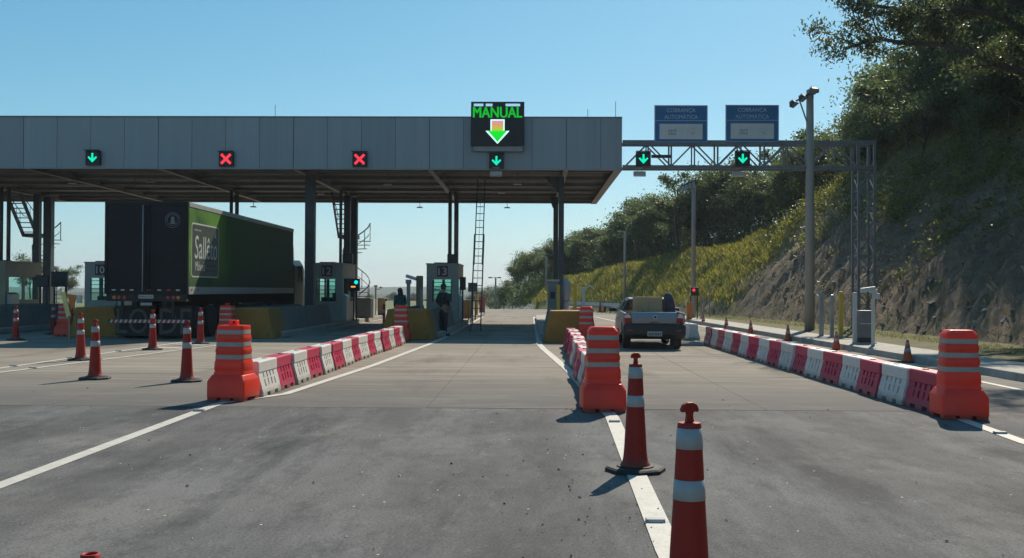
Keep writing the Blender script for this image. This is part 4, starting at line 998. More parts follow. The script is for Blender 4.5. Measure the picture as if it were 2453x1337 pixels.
for k in range(5):
    c = (.62+.13*k, 3.46); m.loft([[(W2+d_, c[0]+(.045 if i % 2 == 0 else .02)*sin(i*pi/5), c[1]+(.045 if i % 2 == 0 else .02)*cos(i*pi/5)) for i in range(10)] for d_ in (.0068, .009)])
m.build('stars', TPRINT, tr)
m = MB()
for k in range(3): m.box(W2+.0068, W2+.009, 1.75, 2.85, 2.15+k*.17, 2.22+k*.17)
m.build('print_lines', FLAPTXT, tr)
MB().prism([(2.55, 3.3), (2.75, 3.3), (2.7, 3.52)], 'x', W2+.0068, W2+.009).build('print_lines', TPRINT, tr)
# running gear
MB().box(-.55, -.4, .3, 13.2, 1.05, 1.425).box(.4, .55, .3, 13.2, 1.05, 1.425).build('chassis_rails', CHASSIS, tr)
MB().box(-1.25, 1.25, .05, .25, 1.2, 1.418).build('rear_beam', CHASSIS, tr)
MB().box(-1.2, 1.2, .12, .24, .52, .64).build('underrun_bar', CHASSIS, tr)
for x in (-.8, .8): MB().box(x-.04, x+.04, .15, .22, .641, 1.199).build('underrun_strut', CHASSIS, tr)
for k in range(16):
    x = -1.17+k*.15; MB().prism([(x, .53), (x+.07, .53), (x+.11, .63), (x+.04, .63)], 'y', .112, .1185).build('hazard_stripe', WHTREF, tr)
    if k < 15: MB().prism([(x+.078, .53), (x+.145, .53), (x+.185, .63), (x+.118, .63)], 'y', .112, .1185).build('hazard_stripe', REDREF, tr)
p = MB().box(-.24, .22, .03, .049, 1.29, 1.40).build('maker_plate', WHTREF, tr); t = put('lettering', text_mesh('RANDON', CHASSIS, .4, .065, bold=.02), p); t.location = (-.01, .027, 1.345)
p = MB().box(-.2, .18, .06, .08, 1.06, 1.17).build('licence_plate', mat('plate_grey', (0.13, .13, .13), .5), tr)
m = MB()
for k in range(7): m.box(-.165+k*.047+(.015 if k > 2 else 0), -.135+k*.047+(.015 if k > 2 else 0), .056, .0595, 1.085, 1.145)
m.build('plate_characters', WHTREF, p)
for x, mm in ((.68, TAIL), (.85, TAIL), (1.0, TAILO), (-.68, TAIL), (-.85, TAIL), (-1.0, TAILO)): MB().tube([(x, .03, 1.32), (x, .05, 1.32)], .055, 14).build('tail_lamp', mm, tr)
for sx in (-1, 1):
    fl = MB().box(-1.22 if sx < 0 else .16, -.16 if sx < 0 else 1.22, .7, .715, .10, 1.045).build('mud_flap', CHASSIS, tr)
    t = put('lettering', text_mesh('LO' if sx < 0 else 'DE', FLAPTXT, 1.0, .80), fl); t.location = (sx*.69, .694, .57)
def wheel(parent, x, y, r, w, name='wheel'):
    o = MB(); pr = [(r*.60, -w/2), (r*.93, -w/2), (r, -w/2+.04), (r, w/2-.04), (r*.93, w/2), (r*.60, w/2)]
    P = MB().lathe(pr, 28); P.v = [(x+z_, y+a, r+b) for a, b, z_ in P.v]; t = P.build(name, TYRE, parent, smooth=True); auto_smooth(t, 40)
    R_ = MB().lathe([(r*.61, -w/2+.015), (r*.55, -w/2+.01), (r*.5, -w/2+.07), (r*.2, -w/2+.05), (.001, -w/2+.05)], 20); R_.v = [(x+z_, y+a, r+b) for a, b, z_ in R_.v]; R_.build('rim', RIM, t)
    R_ = MB().lathe([(r*.61, w/2-.015), (r*.55, w/2-.01), (r*.5, w/2-.07), (r*.2, w/2-.05), (.001, w/2-.05)], 20); R_.v = [(x+z_, y+a, r+b) for a, b, z_ in R_.v]; R_.build('rim', RIM, t)
    return t
for y in (1.45, 2.75, 4.05):
    for x in (-1.08, -.76, .76, 1.08): wheel(tr, x, y, .52, .28)
    MB().tube([(-.9, y, .52), (.9, y, .52)], .08, 10).build('axle', CHASSIS, tr)
for y in (10.6, 11.9):
    for x in (-1.08, -.76, .76, 1.08): wheel(tr, x, y, .52, .28)
for x in (-1.05, 1.05): wheel(tr, x, 15.6, .52, .3)
MB().box(-1.22, -1.14, 5.2, 9.6, .5, 1.0).box(1.14, 1.22, 5.2, 9.6, .5, 1.0).build('side_guard', CHASSIS, tr)
MB().box(-.5, -.35, 9.3, 17.2, .7, .949).box(.35, .5, 9.3, 17.2, .7, .949).build('tractor_chassis', CHASSIS, tr)
cb = MB()
def cab_ring(y, w, z0, z1): return [(x*w/2 if True else 0, y, z) for x, z in ((-1, z0), (1, z0), (1, z1-.25), (.88, z1), (-.88, z1), (-1, z1-.25))]
cb.loft([cab_ring(14.35, 2.44, .75, 2.9), cab_ring(16.0, 2.46, .6, 2.95), cab_ring(16.45, 2.4, .5, 2.75), cab_ring(16.7, 2.3, .45, 1.9)]); cb.build('cab', CABGREY, tr, .05, 3)
df = MB(); df.loft([cab_ring(14.3, 2.3, 2.86, 3.85), cab_ring(14.55, 2.25, 2.88, 3.8), cab_ring(15.2, 2.0, 2.9, 3.4), cab_ring(15.75, 1.7, 2.9, 3.15)]); df.build('roof_deflector', CABGREY, tr, .04, 3)
MB().prism([(15.05, 1.9), (16.02, 1.85), (15.9, 2.62), (15.05, 2.66)], 'x', 1.221, 1.235).build('side_window', DARKGLASS, tr)
for z0, z1, yy_ in ((2.35, 2.95, 16.75), (1.95, 2.2, 16.8)):
    MB().box(1.36, 1.52, yy_, yy_+.12, z0, z1).build('mirror', BLACK, tr, .02); MB().bar((1.2, yy_-.35, z1-.08), (1.4, yy_+.05, z1-.08), .03).build('mirror_arm', BLACK, tr)
    MB().bar((1.2, yy_-.35, z0+.05), (1.4, yy_+.05, z0+.05), .03).build('mirror_arm', BLACK, tr)

# ------------------------------------------------------------ silver pick-up
DARKG2 = mat('tinted_glass', (.012, .014, .017), .08)
SILV = mat('silver_paint', (0.20, 0.225, 0.26), 0.3, 0.6, var=0.04, dirt=((0.32, 0.31, 0.29), 0.66, 3))
PLAST = mat('bumper_plastic', (0.022, 0.023, 0.025), 0.55, var=0.15)
CARD = mat('cardboard', (0.40, 0.30, 0.17), 0.85, var=0.12, scale=2, dirt=((0.30, 0.22, 0.12), 0.6, 2))
pk = empty('pickup_truck', (3.38, 27.35, 0), radians(-1.0), 'silver pick-up carrying a cardboard box, driving through the automatic lane', 'pickup truck')
# bed: sides with wheel arches, floor, tailgate
def side_prof(): return [(.02, .42), (.38, .42), (.42, .60), (.55, .70), (.75, .73), (.95, .70), (1.08, .60), (1.12, .42), (1.75, .32), (1.75, 1.03), (.02, 1.0)]
for sx in (-1, 1):
    a, b_ = sorted((sx*.83, sx*.76)); MB().prism(side_prof(), 'x', a, b_).build('bed_side', SILV, pk, .03, 3)
MB().box(-.755, .755, .1, 1.74, .60, .64).build('bed_floor', PLAST, pk)
tg = MB().loft([[(-.60, -.01, .70), (.60, -.01, .70), (.60, .06, .70), (-.60, .06, .70)], [(-.62, -.03, .86), (.62, -.03, .86), (.62, .06, .86), (-.62, .06, .86)], [(-.61, .0, 1.02), (.61, .0, 1.02), (.61, .06, 1.02), (-.61, .06, 1.02)]]).build('tailgate', SILV, pk, .02, 3)
MB().lathe([(.055, 0), (.06, .006), (.05, .012), (.001, .013)], 20).build('badge', ALU, tg); bd = KIDS[tg.name][-1]; bd.rotation_euler = (pi/2, 0, 0); bd.location = (0.02, -.028, .885)
bi = MB().lathe([(.038, 0), (.038, .004), (.001, .005)], 20).build('badge', BLACK, tg); bi.rotation_euler = (pi/2, 0, 0); bi.location = (0.02, -.0405, .885)
MB().box(-.12, .12, -.034, -.026, .735, .755).build('handle', PLAST, tg)
for sx in (-1, 1):
    a, b_ = sorted((sx*.625, sx*.815))
    tl = MB().loft([[(a, -.02, .72), (b_, .03, .72), (b_, .16, .72), (a, .06, .72)], [(a, -.02, .97), (b_, .05, .97), (b_, .18, .97), (a, .06, .97)]]).build('tail_lamp', TAIL, pk, .02, 3)
    MB().loft([[(a, -.024, .86), (b_-.03*sx if sx > 0 else b_, -.012, .86), (b_-.03, .0, .86), (a, .0, .86)], [(a, -.024, .94), (b_-.03, -.01, .94), (b_-.03, .0, .94), (a, .0, .94)]]).build('lamp_lens', WHTREF, tl, .006)
bp = MB().loft([[(-.82, .05, .30), (.82, .05, .30), (.82, .4, .30), (-.82, .4, .30)], [(-.845, -.08, .40), (.845, -.08, .40), (.845, .4, .40), (-.845, .4, .40)], [(-.845, -.10, .62), (.845, -.10, .62), (.845, .02, .62), (-.845, .02, .62)], [(-.83, -.06, .695), (.83, -.06, .695), (.83, .01, .695), (-.83, .01, .695)]]).build('bumper', PLAST, pk, .03, 3)
for sx in (-1, 1): MB().box(sx*.66-.07, sx*.66+.07, -.107, -.101, .51, .535).build('reflector', REDREF, bp)
lp = MB().box(-.2, .2, -.118, -.103, .37, .50).build('licence_plate', mat('plate_silver', (0.4, .4, .39), .5), pk)
m = MB()
for k in range(7): m.box(-.165+k*.046+(.02 if k > 2 else 0), -.133+k*.046+(.02 if k > 2 else 0), -.1215, -.1185, .392, .462)
m.build('plate_characters', FLAPTXT, lp)
# lower body and bonnet
def ring(y, w, z0, z1): return [(x*w, y, z) for x, z in ((-.94, z0), (.94, z0), (1, z0+.12), (1, z1-.22), (.95, z1-.04), (.88, z1), (-.88, z1), (-.95, z1-.04), (-1, z1-.22), (-1, z0+.12))]
MB().loft([ring(1.752, .82, .32, 1.02), ring(2.6, .83, .30, 1.0), ring(3.1, .83, .30, .99), ring(3.75, .81, .32, .92), ring(4.2, .76, .32, .80), ring(4.38, .66, .36, .66)]).build('front_body', SILV, pk, .02, 2)
def gring(y, w0, z0, w1, z1): return [(-w0, y, z0), (w0, y, z0), (w1, y, z1-.06), (w1*.9, y, z1), (-w1*.9, y, z1), (-w1, y, z1-.06)]
MB().loft([gring(1.76, .78, 1.02, .60, 1.37), gring(2.2, .79, 1.0, .61, 1.41), gring(2.75, .79, 1.0, .60, 1.40), gring(3.05, .78, .99, .59, 1.28), gring(3.45, .76, .97, .58, 1.02)]).build('cab', SILV, pk, .03, 3)
MB().loft([[(-.74, 1.742, 1.04), (.74, 1.742, 1.04), (.585, 1.742, 1.345), (-.585, 1.742, 1.345)], [(-.74, 1.757, 1.04), (.74, 1.757, 1.04), (.585, 1.757, 1.345), (-.585, 1.757, 1.345)]]).build('rear_window', DARKG2, pk)
for sx in (-1, 1):
    P = [(1.95, 1.05, .772), (3.15, 1.03, .766), (2.85, 1.32, .645), (2.0, 1.345, .64)]
    MB().add([(sx*x, y, z) for y, z, x in P] + [(sx*(x+.016), y, z) for y, z, x in P], [(0,1,2,3),(4,5,6,7),(0,1,5,4),(1,2,6,5),(2,3,7,6),(3,0,4,7)]).build('side_window', DARKG2, pk)
    mr_ = MB().loft([[(sx*.80, 2.95, 1.0), (sx*.84, 2.95, 1.0), (sx*.84, 3.0, 1.06), (sx*.80, 3.0, 1.06)], [(sx*.90, 2.94, 1.02), (sx*.90, 2.94, 1.04), (sx*.90, 2.99, 1.07), (sx*.90, 2.99, 1.05)]]).build('mirror_arm', BLACK, pk)
    a, b_ = sorted((sx*.86, sx*1.05)); MB().box(a, b_, 2.86, 2.98, .98, 1.10).build('mirror', BLACK, pk, .03, )
    MB().prism([(1.78, .36), (2.95, .34), (2.95, .48), (1.78, .5)], 'x', *sorted((sx*.831, sx*.842))).build('door_trim', PLAST, pk)
    MB().box(*sorted((sx*.832, sx*.85)), 1.95, 2.1, .80, .83).build('door_handle', PLAST, pk)
for x in (-.70, .70):
    wheel(pk, x, .75, .30, .2); wheel(pk, x, 3.5, .30, .2)
MB().tube([(-.65, .75, .3), (.65, .75, .3)], .05, 8).build('rear_axle', CHASSIS, pk)
MB().box(-.7, .7, .35, 3.9, .28, .36).build('underbody', CHASSIS, pk)
MB().tube([(.36, .05, .26), (.36, .6, .27)], .03, 10).build('exhaust', RIM, pk)
MB().box(.5, .56, .3, .34, .12, .34).box(.46, .68, .30, .32, .08, .3).build('mud_flap', PLAST, pk)
cbx = empty('cardboard_box', (3.30, 28.1, .64), radians(-1), 'large cardboard box standing in the bed of the silver pick-up', 'box')
MB().box(-.40, .36, -.30, .45, .002, .78).build('carton', CARD, cbx, .01); MB().box(-.40, -.022, -.30, .45, .782, .788).box(-.016, .36, -.30, .45, .782, .788).build('flap', CARD, cbx)
MB().box(-.05, .01, -.3035, -.3005, .35, .78).build('tape', mat('packing_tape', (0.33, 0.24, 0.13), .3), cbx); MB().box(-.22, -.14, -.3035, -.3005, .38, .40).build('print', FLAPTXT, cbx)
BUNDLE = mat('dark_blue_cloth', (0.05, 0.055, 0.085), 0.9, var=0.3, scale=6, bump=0.6, bscale=9)
m = MB(); rings = []
for z, r_, ox in ((0.002, .15, 0), (.2, .17, 0), (.5, .165, .0), (.66, .15, -.01), (.76, .135, -.02), (.84, .115, -.03), (.89, .08, -.04), (.91, .03, -.04)):
    rings.append([(ox+r_*(1+.12*noise.noise((cos(a)*2, sin(a)*2, z*4)))*cos(a), r_*.9*sin(a), z) for a in [k*pi/8 for k in range(16)]])
o = m.loft(rings).build('cloth_bundle', BUNDLE, None, smooth=True, loc=(3.88, 28.05, .64)); tag(o, 'dark blue cloth bundle standing in the pick-up bed beside the cardboard box', 'bundle')

# ------------------------------------------------------------ people (one skinned body each, clothes as children)
def skin_mesh(name, chains, m, parent, root=0, sub=1):
    """chains: list of polylines [(x,y,z,r), ...]; identical points are shared so limbs join into one surface"""
    bm = bmesh.new(); lay = bm.verts.layers.skin.verify(); idx = {}
    def gv(p):
        k = tuple(round(c, 4) for c in p[:3])
        if k not in idx:
            v = bm.verts.new(p[:3]); v[lay].radius = (p[3], p[3]*(p[4] if len(p) > 4 else 1)); idx[k] = v
        return idx[k]
    for c in chains:
        vs_ = [gv(p) for p in c]
        for a, b in zip(vs_, vs_[1:]):
            if a is not b and not bm.edges.get((a, b)): bm.edges.new((a, b))
    gv(chains[0][root])[lay].use_root = True
    me = bpy.data.meshes.new(name); bm.to_mesh(me); bm.free(); me.materials.append(m)
    o = put(name, me, parent); md = o.modifiers.new('skin', 'SKIN'); md.use_smooth_shade = True
    s = o.modifiers.new('sub', 'SUBSURF'); s.levels = sub; s.render_levels = sub
    return o
SKIN_M = mat('skin', (0.30, 0.17, 0.11), 0.6, var=0.05)
HAIR = mat('dark_hair', (0.012, 0.010, 0.009), 0.5)
def person(loc, rz, label, jacket, trousers, cap=None, hands='hips', height=1.72, long_hair=False):
    e = empty('person', loc, rz, label, 'person'); k = height/1.72
    S = lambda pts: [(x*k, y*k, z*k, r*k) for x, y, z, r in pts]
    # facing -Y in local space
    spine = [(0, .0, .95, .135), (0, .01, 1.12, .125), (0, .01, 1.28, .14), (0, .02, 1.40, .12), (0, .01, 1.47, .06), (0, -.005, 1.53, .058), (0, -.02, 1.60, .085), (0, -.015, 1.68, .075)]
    body = [S(spine)]; jk = [S([(0, 0, .90, .16), (0, .01, 1.12, .15), (0, .01, 1.28, .165), (0, .02, 1.40, .13), (0, .015, 1.455, .075)])]
    tw = [S([(0, 0, .96, .155), (0, 0, .92, .15)])]
    for s in (-1, 1):
        leg = [(0, 0, .95, .135), (s*.09, 0, .88, .095), (s*.105, -.01, .50, .062), (s*.11, .02, .10, .042), (s*.115, .03, .05, .04), (s*.12, -.12, .035, .035)]
        if hands == 'hips': arm = [(0, .02, 1.40, .12), (s*.17, .02, 1.41, .065), (s*.33, .05, 1.17, .045), (s*.21, -.06, .99, .035)]
        else: arm = [(0, .02, 1.40, .12), (s*.17, .02, 1.41, .065), (s*.215, .03, 1.15, .045), (s*.16, -.10, .98, .034)]
        body += [S(leg), S(arm)]
        w = Vector(arm[-1][:3]); dr = Vector((-s*.045, -.05, -.05)).normalized()
        palm = w + dr*.05
        body.append(S([arm[-1], (*palm, .026)]))
        for f in range(4):
            off = Vector((0, -.012, .006))*(f-1.5)*1.5; l_ = (.062, .072, .068, .054)[f]
            p1 = palm + dr*.03 + off; p2 = p1 + dr*l_*.5 + Vector((0, 0, -.006)); p3 = p2 + dr*l_*.45 + Vector((0, .006, -.014))
            body.append(S([(*palm, .026), (*p1, .0095), (*p2, .0085), (*p3, .007)]))
        th = w + dr*.025; t1 = th + Vector((-s*.01, -.03, .012)); t2 = t1 + Vector((-s*.012, -.022, -.004))
        body.append(S([(*palm, .026), (*t1, .010), (*t2, .008)]))
        jk.append(S([(0, .02, 1.40, .13), (arm[1][0], arm[1][1], arm[1][2], .078), (arm[2][0], arm[2][1], arm[2][2], .060), tuple(Vector(arm[2][:3]).lerp(Vector(arm[3][:3]), .86)) + (.047,)]))
        tw.append(S([(0, 0, .92, .15), (s*.09, 0, .86, .112), (s*.105, -.01, .50, .082), (s*.11, .02, .09, .066)]))
        MB().loft([[(s*.118+x*.045, y, z) for x, y in ((-1, .07), (-1.05, -.05), (-.6, -.2), (.6, -.2), (1.05, -.05), (1, .07))] for z in (.002, .05)] + [[(s*.116+x*.036, y, .085) for x, y in ((-1, .065), (-1, -.02), (-.6, -.14), (.6, -.14), (1, -.02), (1, .065))]]).build('shoe', BLACK, e, .012)
    skin_mesh('body', body, SKIN_M, e); skin_mesh('jacket', jk, jacket, e); skin_mesh('trousers', tw, trousers, e)
    hz = 1.635*k
    hm = MB(); hm.lathe([(.001, .095), (.04, .088), (.078, .055), (.092, .01), (.09, -.04), (.08, -.075)], 16, (0, .012, hz)); h = hm.build('hair', HAIR, e, smooth=True)
    if long_hair: MB().loft([[(cos(a)*w_, .05+sin(a)*d_, hz+z) for a in [q*pi/6 for q in range(12)]] for w_, d_, z in ((.08, .06, .03), (.10, .07, -.08), (.115, .07, -.2), (.09, .05, -.3))]).build('hair', HAIR, e, smooth=True)
    # face: nose, eyes, mouth, ears
    MB().loft([[(-.012, -.088, hz-.01), (.012, -.088, hz-.01), (.004, -.09, hz+.03), (-.004, -.09, hz+.03)], [(-.008, -.118, hz-.012), (.008, -.118, hz-.012), (.002, -.096, hz+.02), (-.002, -.096, hz+.02)]]).build('nose', SKIN_M, e)
    for s in (-1, 1):
        MB().lathe([(.001, -.009), (.009, 0), (.001, .009)], 8, (s*.032, -.092, hz+.018)).build('eye', BLACK, e)
        MB().lathe([(.001, -.03), (.014, 0), (.001, .03)], 8, (s*.09, 0, hz)).build('ear', SKIN_M, e)
    MB().box(-.022, .022, -.094, -.085, hz-.052, hz-.044).build('mouth', mat('lips', (.22, .09, .07), .5), e)
    if cap:
        c = MB(); c.lathe([(.098, -.005), (.1, .03), (.09, .075), (.05, .105), (.001, .112)], 18, (0, 0.005, hz+.012)); c.build('cap', cap, e, smooth=True)
        MB().loft([[(x, y, hz+.012) for x, y in ((-.07, -.07), (.07, -.07), (.055, -.19), (-.055, -.19))], [(x, y, hz+.022) for x, y in ((-.07, -.07), (.07, -.07), (.055, -.19), (-.055, -.19))]]).build('cap_peak', cap, e, .004)
    return e
person((-3.0, 34.6, 0.0), radians(130), 'person in dark jacket and cap, hands on hips, beside the yellow nose', mat('dark_jacket', (.018, .022, .028), .8, var=.2), mat('dark_trousers', (.02, .02, .022), .85, var=.2), cap=mat('black_cap', (.014, .014, .016), .8), height=1.78)
person((-4.72, 36.2, 0.0), radians(-150), 'person with long dark hair in a teal jacket behind the island nose', mat('teal_jacket', (.03, .07, .075), .8, var=.2), mat('dark_trousers2', (.025, .025, .03), .85, var=.2), hands='down', height=1.66, long_hair=True)

# ------------------------------------------------------------ poles, posts and lane equipment
POLEC = mat('concrete_pole', (0.33, 0.30, 0.27), 0.8, var=0.14, scale=2, streak=(3, 3, .4), dirt=((0.22, 0.19, 0.165), 0.6, 1.5))
def pole(x, y, z, h, r0, r1, label, lamps, name='light_pole'):
    e = empty(name, (x, y, z), 0, label, 'light pole')
    MB().lathe([(r0, 0), (r1, h), (r1*.6, h+.03)], 20).build('shaft', POLEC, e, smooth=True)
    lamps(e, h, r1); return e
def flood(e, c, rx, rz, s=.74):
    M_ = Matrix.Translation(c) @ Matrix.Rotation(rz, 4, 'Z') @ Matrix.Rotation(rx, 4, 'X') @ Matrix.Scale(s, 4)
    m = MB(); m.frustum((0, 0, -.2), (.46, .40), (0, 0, .06), (.22, .22)); m.v = [tuple(M_ @ Vector(v)) for v in m.v]; f = m.build('floodlight', STEEL_D, e, .01)
    m = MB(); m.box(-.2, .2, -.17, .17, -.206, -.201); m.v = [tuple(M_ @ Vector(v)) for v in m.v]; m.build('lens', GALV, f)
    for k in range(4):
        m = MB(); m.box(-.1, .1, -.1+k*.06, -.085+k*.06, .06, .10); m.v = [tuple(M_ @ Vector(v)) for v in m.v]; m.build('fin', STEEL_D, f)
def lamps_big(e, h, r):
    MB().bar((r, -.05, h-.05), (-.75, -.25, h-.55), .06).build('lamp_arm', STEEL_D, e); MB().bar((-.45, -.18, h-.42), (-.12, -.04, h-1.25), .04).build('brace', GALV, e)
    flood(e, (-.75, -.3, h-.52), radians(-35), radians(50)); flood(e, (-.38, -.22, h-.28), radians(-35), radians(50)); flood(e, (0.02, -.24, h-.0), radians(-35), radians(25))
    MB().box(.12, .32, -.1, .1, h-.1, h+.05).build('bracket', STEEL_D, e)
pole(10.65, 38.4, .10, 9.2, .19, .135, 'tall concrete pole with stepped floodlights beside the truss gantry', lamps_big)
def lamps_row(e, h, r):
    m = MB().bar((.16, 0, h+.02), (-.72, -.05, h-.32), .14, .22); m.build('lamp_arm', STEEL_D, e)
    for k in range(4): MB().box(-.68+k*.19, -.53+k*.19, -.20, -.10, h-.50+k*.075, h-.24+k*.075).build('lamp_head', GALV, e)
    MB().bar((-.3, -.03, h-.2), (-.06, 0, h-.62), .03).build('brace', GALV, e)
pole(8.95, 55.2, .05, 7.55, .14, .10, 'concrete pole with a slanted row of lamps behind the red signal', lamps_row)
def lamps_one(e, h, r):
    MB().bar((0, 0, h), (-.32, -.05, h+.02), .06).build('lamp_arm', GALV, e); MB().box(-.55, -.25, -.14, .02, h-.02, h+.06).build('lamp_head', GALV, e, .01)
pole(6.95, 74.0, .1, 5.85, .12, .08, 'slender pole with one lamp in front of the sunlit grass bank', lamps_one)
pole(1.6, 101.0, 0.6, 4.4, .12, .08, 'slender pole with one lamp rising at the far end of the grass bank', lamps_one)
def lamps_two(e, h, r):
    MB().bar((-.7, 0, h), (.5, 0, h+.05), .06).build('lamp_arm', STEEL_D, e)
    for x in (-.7, .5): MB().box(x-.25, x+.2, -.12, .12, h-.06, h+.1).build('lamp_head', STEEL_D, e, .01)
pole(-4.5, 130.0, -3.0, 6.2, .15, .1, 'dark far pole with two lamps past the road crest', lamps_two)

def post(name, x, y, z, h, w, m, label, cat, head=None):
    e = empty(name, (x, y, z), 0, label, cat)
    MB().box(-w/2, w/2, -w/2, w/2, .012, h).build('shaft', m, e, .008); MB().box(-w/2-.04, w/2+.04, -w/2-.04, w/2+.04, 0, .0118).build('base_plate', GALV, e)
    if head: head(e, h)
    return e
WZ = .146
def cam_head(s=1, dx=-.22):
    def f(e, h):
        MB().obox((dx*.5, 0, h+.06), (.34, .13, .12), Matrix.Rotation(radians(10*s), 3, 'Y')).build('camera_housing', WHITE, e, .015)
        MB().box(-.07, .07, -.07, .07, h+.001, h+.03).build('bracket', WHITE, e)
        MB().obox((dx*1.3, 0, h+.02), (.05, .10, .09), Matrix.Rotation(radians(10*s), 3, 'Y')).build('lens', BLACK, e)
    return f
post('yellow_post', 9.92, 32.2, WZ, 1.46, .12, YELLOW, 'tall yellow square post beside the pavement cabinet', 'post')
def small_lamp(e, h):
    MB().bar((0, 0, h), (-.12, -.04, h+.04), .02).build('arm', WHITE, e); MB().obox((-.18, -.05, h+.03), (.16, .10, .05), Matrix.Rotation(radians(30), 3, 'Y')).build('lamp_head', WHITE, e, .01)
post('sensor_post', 9.62, 33.3, WZ, 1.38, .13, POLEC, 'pale square post with small lamp head next to the yellow post', 'post', small_lamp)
post('sensor_post', 9.80, 32.75, WZ, 1.36, .11, GALV, 'plain grey post between the lamp-headed post and the yellow post', 'post')
def cam_white(e, h):
    MB().obox((-.14, 0, h+.10), (.40, .14, .12), Matrix.Rotation(radians(-8), 3, 'Y')).build('camera_housing', WHITE, e, .015); MB().box(-.09, .09, -.09, .09, h+.001, h+.10).build('bracket', WHITE, e, .01); MB().box(-.04, .16, -.07, .07, h-.16, h-.001).build('junction_box', WHITE, e, .01)
post('camera_post', 9.28, 27.3, WZ, 1.42, .08, WHITE, 'white camera post past the grey pavement cabinet', 'camera', cam_white)
post('white_post', 9.2, 28.6, WZ, 1.44, .10, WHITE, 'plain white post standing against the grey pavement cabinet', 'post')
e = empty('equipment_cabinet', (9.48, 28.6, WZ), 0, 'grey pavement cabinet on a dark plinth at the truss tower', 'cabinet')
MB().box(-.27, .27, -.22, .3, 0, .03).build('slab', KERB, e); MB().box(-.2, .2, -.16, .24, .032, .16).build('plinth', BLACK, e); MB().box(-.19, .19, -.18, .26, .162, .93).build('case', STEEL_M, e, .012); MB().box(-.192, .192, -.187, -.181, .55, .57).build('door_gap', WHITE, e); MB().box(.14, .17, -.195, -.182, .36, .44).build('handle', BLACK, e)
e = empty('gate_post', (8.22, 52.0, WZ), 0, 'orange barrier gate post with white cap at the kerb', 'gate post')
MB().box(-.13, .13, -.13, .13, 0, .86).build('case', ORANGE, e, .012); MB().box(-.14, .14, -.14, .14, .862, .90).build('cap', WHITE, e, .01); MB().box(-.08, .08, -.137, -.131, .45, .75).build('hatch', ORANGE, e)
def signal_box(name, x, y, z0, zc, w, h, label, lamps, posts=(0,), m=BLACK):
    e = empty(name, (x, y, z0), 0, label, 'signal'); c = zc-z0
    MB().box(-w/2, w/2, -.1, .08, c-h/2, c+h/2).build('housing', m, e, .015)
    MB().box(-w/2-.012, w/2+.012, -.17, -.101, c+h/2+.001, c+h/2+.012).build('hood', m, e)
    for dx in posts: MB().box(dx-.03, dx+.03, .0, .06, 0, c-h/2-.001).build('post', m, e)
    for kind, dx, dz, s, mm in lamps:
        if kind == 'o': MB().tube([(dx, -.112, c+dz), (dx, -.101, c+dz)], s, 20).build('lamp', mm, e)
        else: MB().box(dx-s, dx+s, -.108, -.101, c+dz-s*.32, c+dz+s*.32).build('display', mm, e)
    return e
signal_box('lane_traffic_light', 8.6, 52.6, WZ, 1.58, .40, .44, 'dark traffic light box with a glowing red lamp by the kerb', [('o', -.06, .07, .075, RED_L), ('r', 0, -.13, .13, BLACK)], (-.2, .14))
signal_box('lane_traffic_light', -7.86, 44.6, .2, 1.80, .50, .54, 'dark signal box with cyan lamp and amber display beside booth 12', [('o', .1, .12, .085, CYAN_L), ('r', -.03, -.08, .10, AMBER_L)], (-.02, .1))
signal_box('display_box', -18.95, 40.0, .2, 1.95, .62, .60, 'black square display box on thin posts beside booth 10', [], (-.22, .24))
signal_box('display_box', -19.2, 39.1, .2, 1.86, .48, .46, 'small black display box below the left spiral stair', [], (-.1, .16))
signal_box('display_box', -2.98, 44.2, .2, 1.88, .26, .56, 'narrow dark display box at the side of booth 13', [], (.0,))
signal_box('display_box', -2.62, 45.6, 0, 1.72, .42, .40, 'square grey box behind the leaning ladder', [], (.0,), STEEL_M)
for k, (x, y) in enumerate(((8.9, 52.4), (9.1, 53.4), (9.35, 54.2), (9.7, 54.4))):
    post('thin_post', x, y, WZ if k < 2 else .2, (1.25, 1.2, 1.1, 1.55)[k], .06, POLEC, 'thin pale post in the cluster behind the red traffic light', 'post')['group'] = 'thin posts behind the red traffic light'
# kiosk, yellow posts and wrapped machine on the right-hand island
e = empty('payment_kiosk', (.82, 36.0, .2), 0, 'grey kiosk with blue strip on the island by the yellow nose', 'kiosk')
MB().box(-.19, .19, -.15, .4, 0, 1.72).build('case', STEEL_M, e, .015); MB().box(.10, .17, -.156, -.151, .3, 1.5).build('blue_strip', SIGNBLUE, e); MB().box(-.22, .22, -.2, .45, 1.722, 1.79).build('roof', WALLB, e, .01); MB().box(-.1, .06, -.156, -.151, 1.1, 1.35).build('screen', SCREEN, e)
post('yellow_post', .98, 35.2, .2, 1.6, .12, YELLOW, 'yellow square post beside the grey kiosk on the island', 'post')
post('yellow_post', 1.58, 35.2, .2, 1.62, .11, YELLOW, 'yellow square post beside the plastic-wrapped machine', 'post')
o = MB().box(-.12, .12, -.1, .1, 0, .72).build('brown_box', mat('brown_case', (.10, .055, .03), .6), None, .015, loc=(1.33, 34.6, .2)); tag(o, 'brown upright case standing under the plastic-wrapped machine', 'case')
WRAP = mat('plastic_wrap', (0.42, 0.43, 0.44), 0.35, var=0.12, scale=6, bump=0.8, bscale=10, trans=.2)
m = MB(); rings = []
for z, rx_, ry_, ox in ((0, .07, .07, 0), (.75, .07, .07, 0), (.80, .10, .1, 0), (1.0, .12, .12, .01), (1.3, .15, .14, -.01), (1.55, .17, .15, -.01), (1.7, .13, .13, 0), (1.82, .06, .06, .0), (1.88, .02, .02, 0)):
    rings.append([(ox+rx_*(1+.25*noise.noise((cos(a)*1.5, sin(a)*1.5, z*3)))*cos(a), ry_*sin(a), z) for a in [k*pi/7 for k in range(14)]])
e = empty('wrapped_machine', (1.30, 36.3, .2), 0, 'machine wrapped in pale grey plastic sheet on the right island', 'machine')
